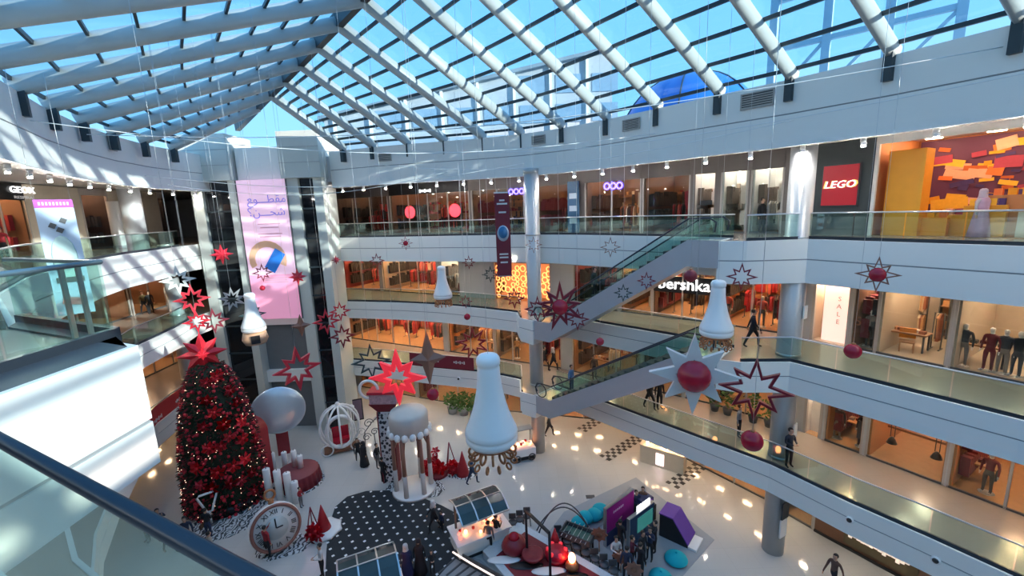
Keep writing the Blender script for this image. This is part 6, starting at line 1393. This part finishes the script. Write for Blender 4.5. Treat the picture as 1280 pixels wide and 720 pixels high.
# ------------------------------------------------------------------ what stands on the roof outside
roofgrey = mat('roof_building', (0.42, 0.46, 0.48), 0.6, var=0.12, scale=0.5)
xa, xb = atY(405, 150, 43).x, atY(765, 140, 43).x; za = atY(430, 150, 43).z-ZR+0.25; zb2 = atY(650, 66, 43).z-ZR+0.25
t = thing('roof_house', 'grey roof building with pale posts beyond the glass', 'building', (0, 43, ZR-0.25))
MB().add([(xa, 0, 0), (xb, 0, 0), (xb, 5, 0), (xa, 5, 0), (xa, 0, za), (xb, 0, zb2), (xb, 5, zb2), (xa, 5, za)], [(3, 2, 1, 0), (0, 1, 5, 4), (1, 2, 6, 5), (2, 3, 7, 6), (3, 0, 4, 7), (4, 5, 6, 7)]).build('walls', roofgrey, t)
MB().beam((xa-0.4, 2.5, za+0.15), (xb+0.4, 2.5, zb2+0.15), 6, 0.3).build('roof', mat('roof_sheet', (0.20, 0.26, 0.30), 0.5), t)
for k in range(8):
    x = xa+(xb-xa)*(k+0.3)/8; zt_ = za+(zb2-za)*(k+0.3)/8; MB().beam((x, -0.2, 0), (x, -0.2, zt_), 0.25).build('post', white, t)
    for r_ in range(3):
        if 1.2+r_*2.6+1.6 < zt_: MB().b3(x+0.5, x+(xb-xa)/8-0.5, -0.08, 0, 1.2+r_*2.6, 2.8+r_*2.6).build('window', mat('roof_window', (0.22, 0.34, 0.44), 0.15), t)
MB().b3(xa, xb, -0.12, 0, 0, 1.0).build('plinth', beige, t)
t = thing('blue_dome', 'blue curved dome beyond the glass roof', 'dome', (*atY(862, 125, 33).xy, ZR-0.25))
MB().lathe([(5.0*math.cos(a_*PI/20), 4.9*math.sin(a_*PI/20)) for a_ in range(10)], (0, 0, 0), 32).build('shell', mat('dome_blue', (0.02, 0.16, 0.55), 0.3, var=0.08), t)
for k in range(6): MB().tube([(5.02*math.cos(a_*PI/20)*math.cos(k*PI/3), 5.02*math.cos(a_*PI/20)*math.sin(k*PI/3), 4.92*math.sin(a_*PI/20)) for a_ in range(11)], 0.05, 5).build('rib', steeld, t)
t = thing('steel_gantry', 'pale steel gantry with braced posts beyond the glass roof', 'gantry', (*atY(1068, 70, 19).xy, ZR-0.25), -0.75)
for x in (-3, -1, 1, 3): MB().beam((x, 0, 0), (x, 0, 6.5), 0.3).build('post', mat('gantry_blue', (0.32, 0.50, 0.62), 0.5), t)
for z_ in (2.4, 4.4, 6.4): MB().beam((-3, 0, z_), (3, 0, z_), 0.2).build('beam', MATS['gantry_blue'], t)
for x in (-3, -1, 1): MB().beam((x, 0, 0.2), (x+2, 0, 2.4), 0.12).build('brace', MATS['gantry_blue'], t)
MB().b3(-3.4, 3.4, -0.4, 3.0, 6.5, 6.8).build('deck', roofgrey, t)

# ------------------------------------------------------------------ sub-parts go under the part they sit on
SUB = {'numeral': 'dial', 'hands': 'dial', 'wick': 'wax', 'eyes': 'body', 'mouth': 'body', 'hair': 'body', 'garment': 'rail_frame', 'folded_goods': ('shelf_board', 'tabletop'), 'lens': ('housing', 'rim'), 'canopy_pane': 'canopy_frame',
       'copper_loop': 'rim_ring', 'berry': 'cake', 'script_mark': 'board', 'top_letter': 'board', 'screen': 'board', 'toy_box': 'plinth', 'headline': 'cloth', 'small_print': 'cloth', 'print_line': 'cloth', 'sign_letter': 'sign_band', 'neon_loop': 'sign_band',
       'sign_lettering': ('sign_board', 'sign_band'), 'sign_stroke': 'sign_box', 'slat': 'frame', 'rosette': 'door_ring', 'scallop': 'drum', 'print_mark': 'cloth', 'flower_light': 'top', 'letter': 'panel', 'plaque_lettering': 'plaque', 'header_letter': 'header', 'lattice_disc': 'lit_screen', 'mural_shape': 'mural_ground', 'joint': 'cap_block'}
kids = {}
for nm, o in ORDER:
    if o.parent: kids.setdefault(o.parent, []).append((nm, o))
for root, lst in kids.items():
    if root.get('kind') == 'structure': continue
    for i, (nm, o) in enumerate(lst):
        want = SUB.get(nm)
        if not want: continue
        want = (want,) if isinstance(want, str) else want
        c = [q for n_, q in lst[:i] if n_ in want] or [q for n_, q in lst if n_ in want]
        if c and c[-1].location.length == 0: o.parent = c[-1]
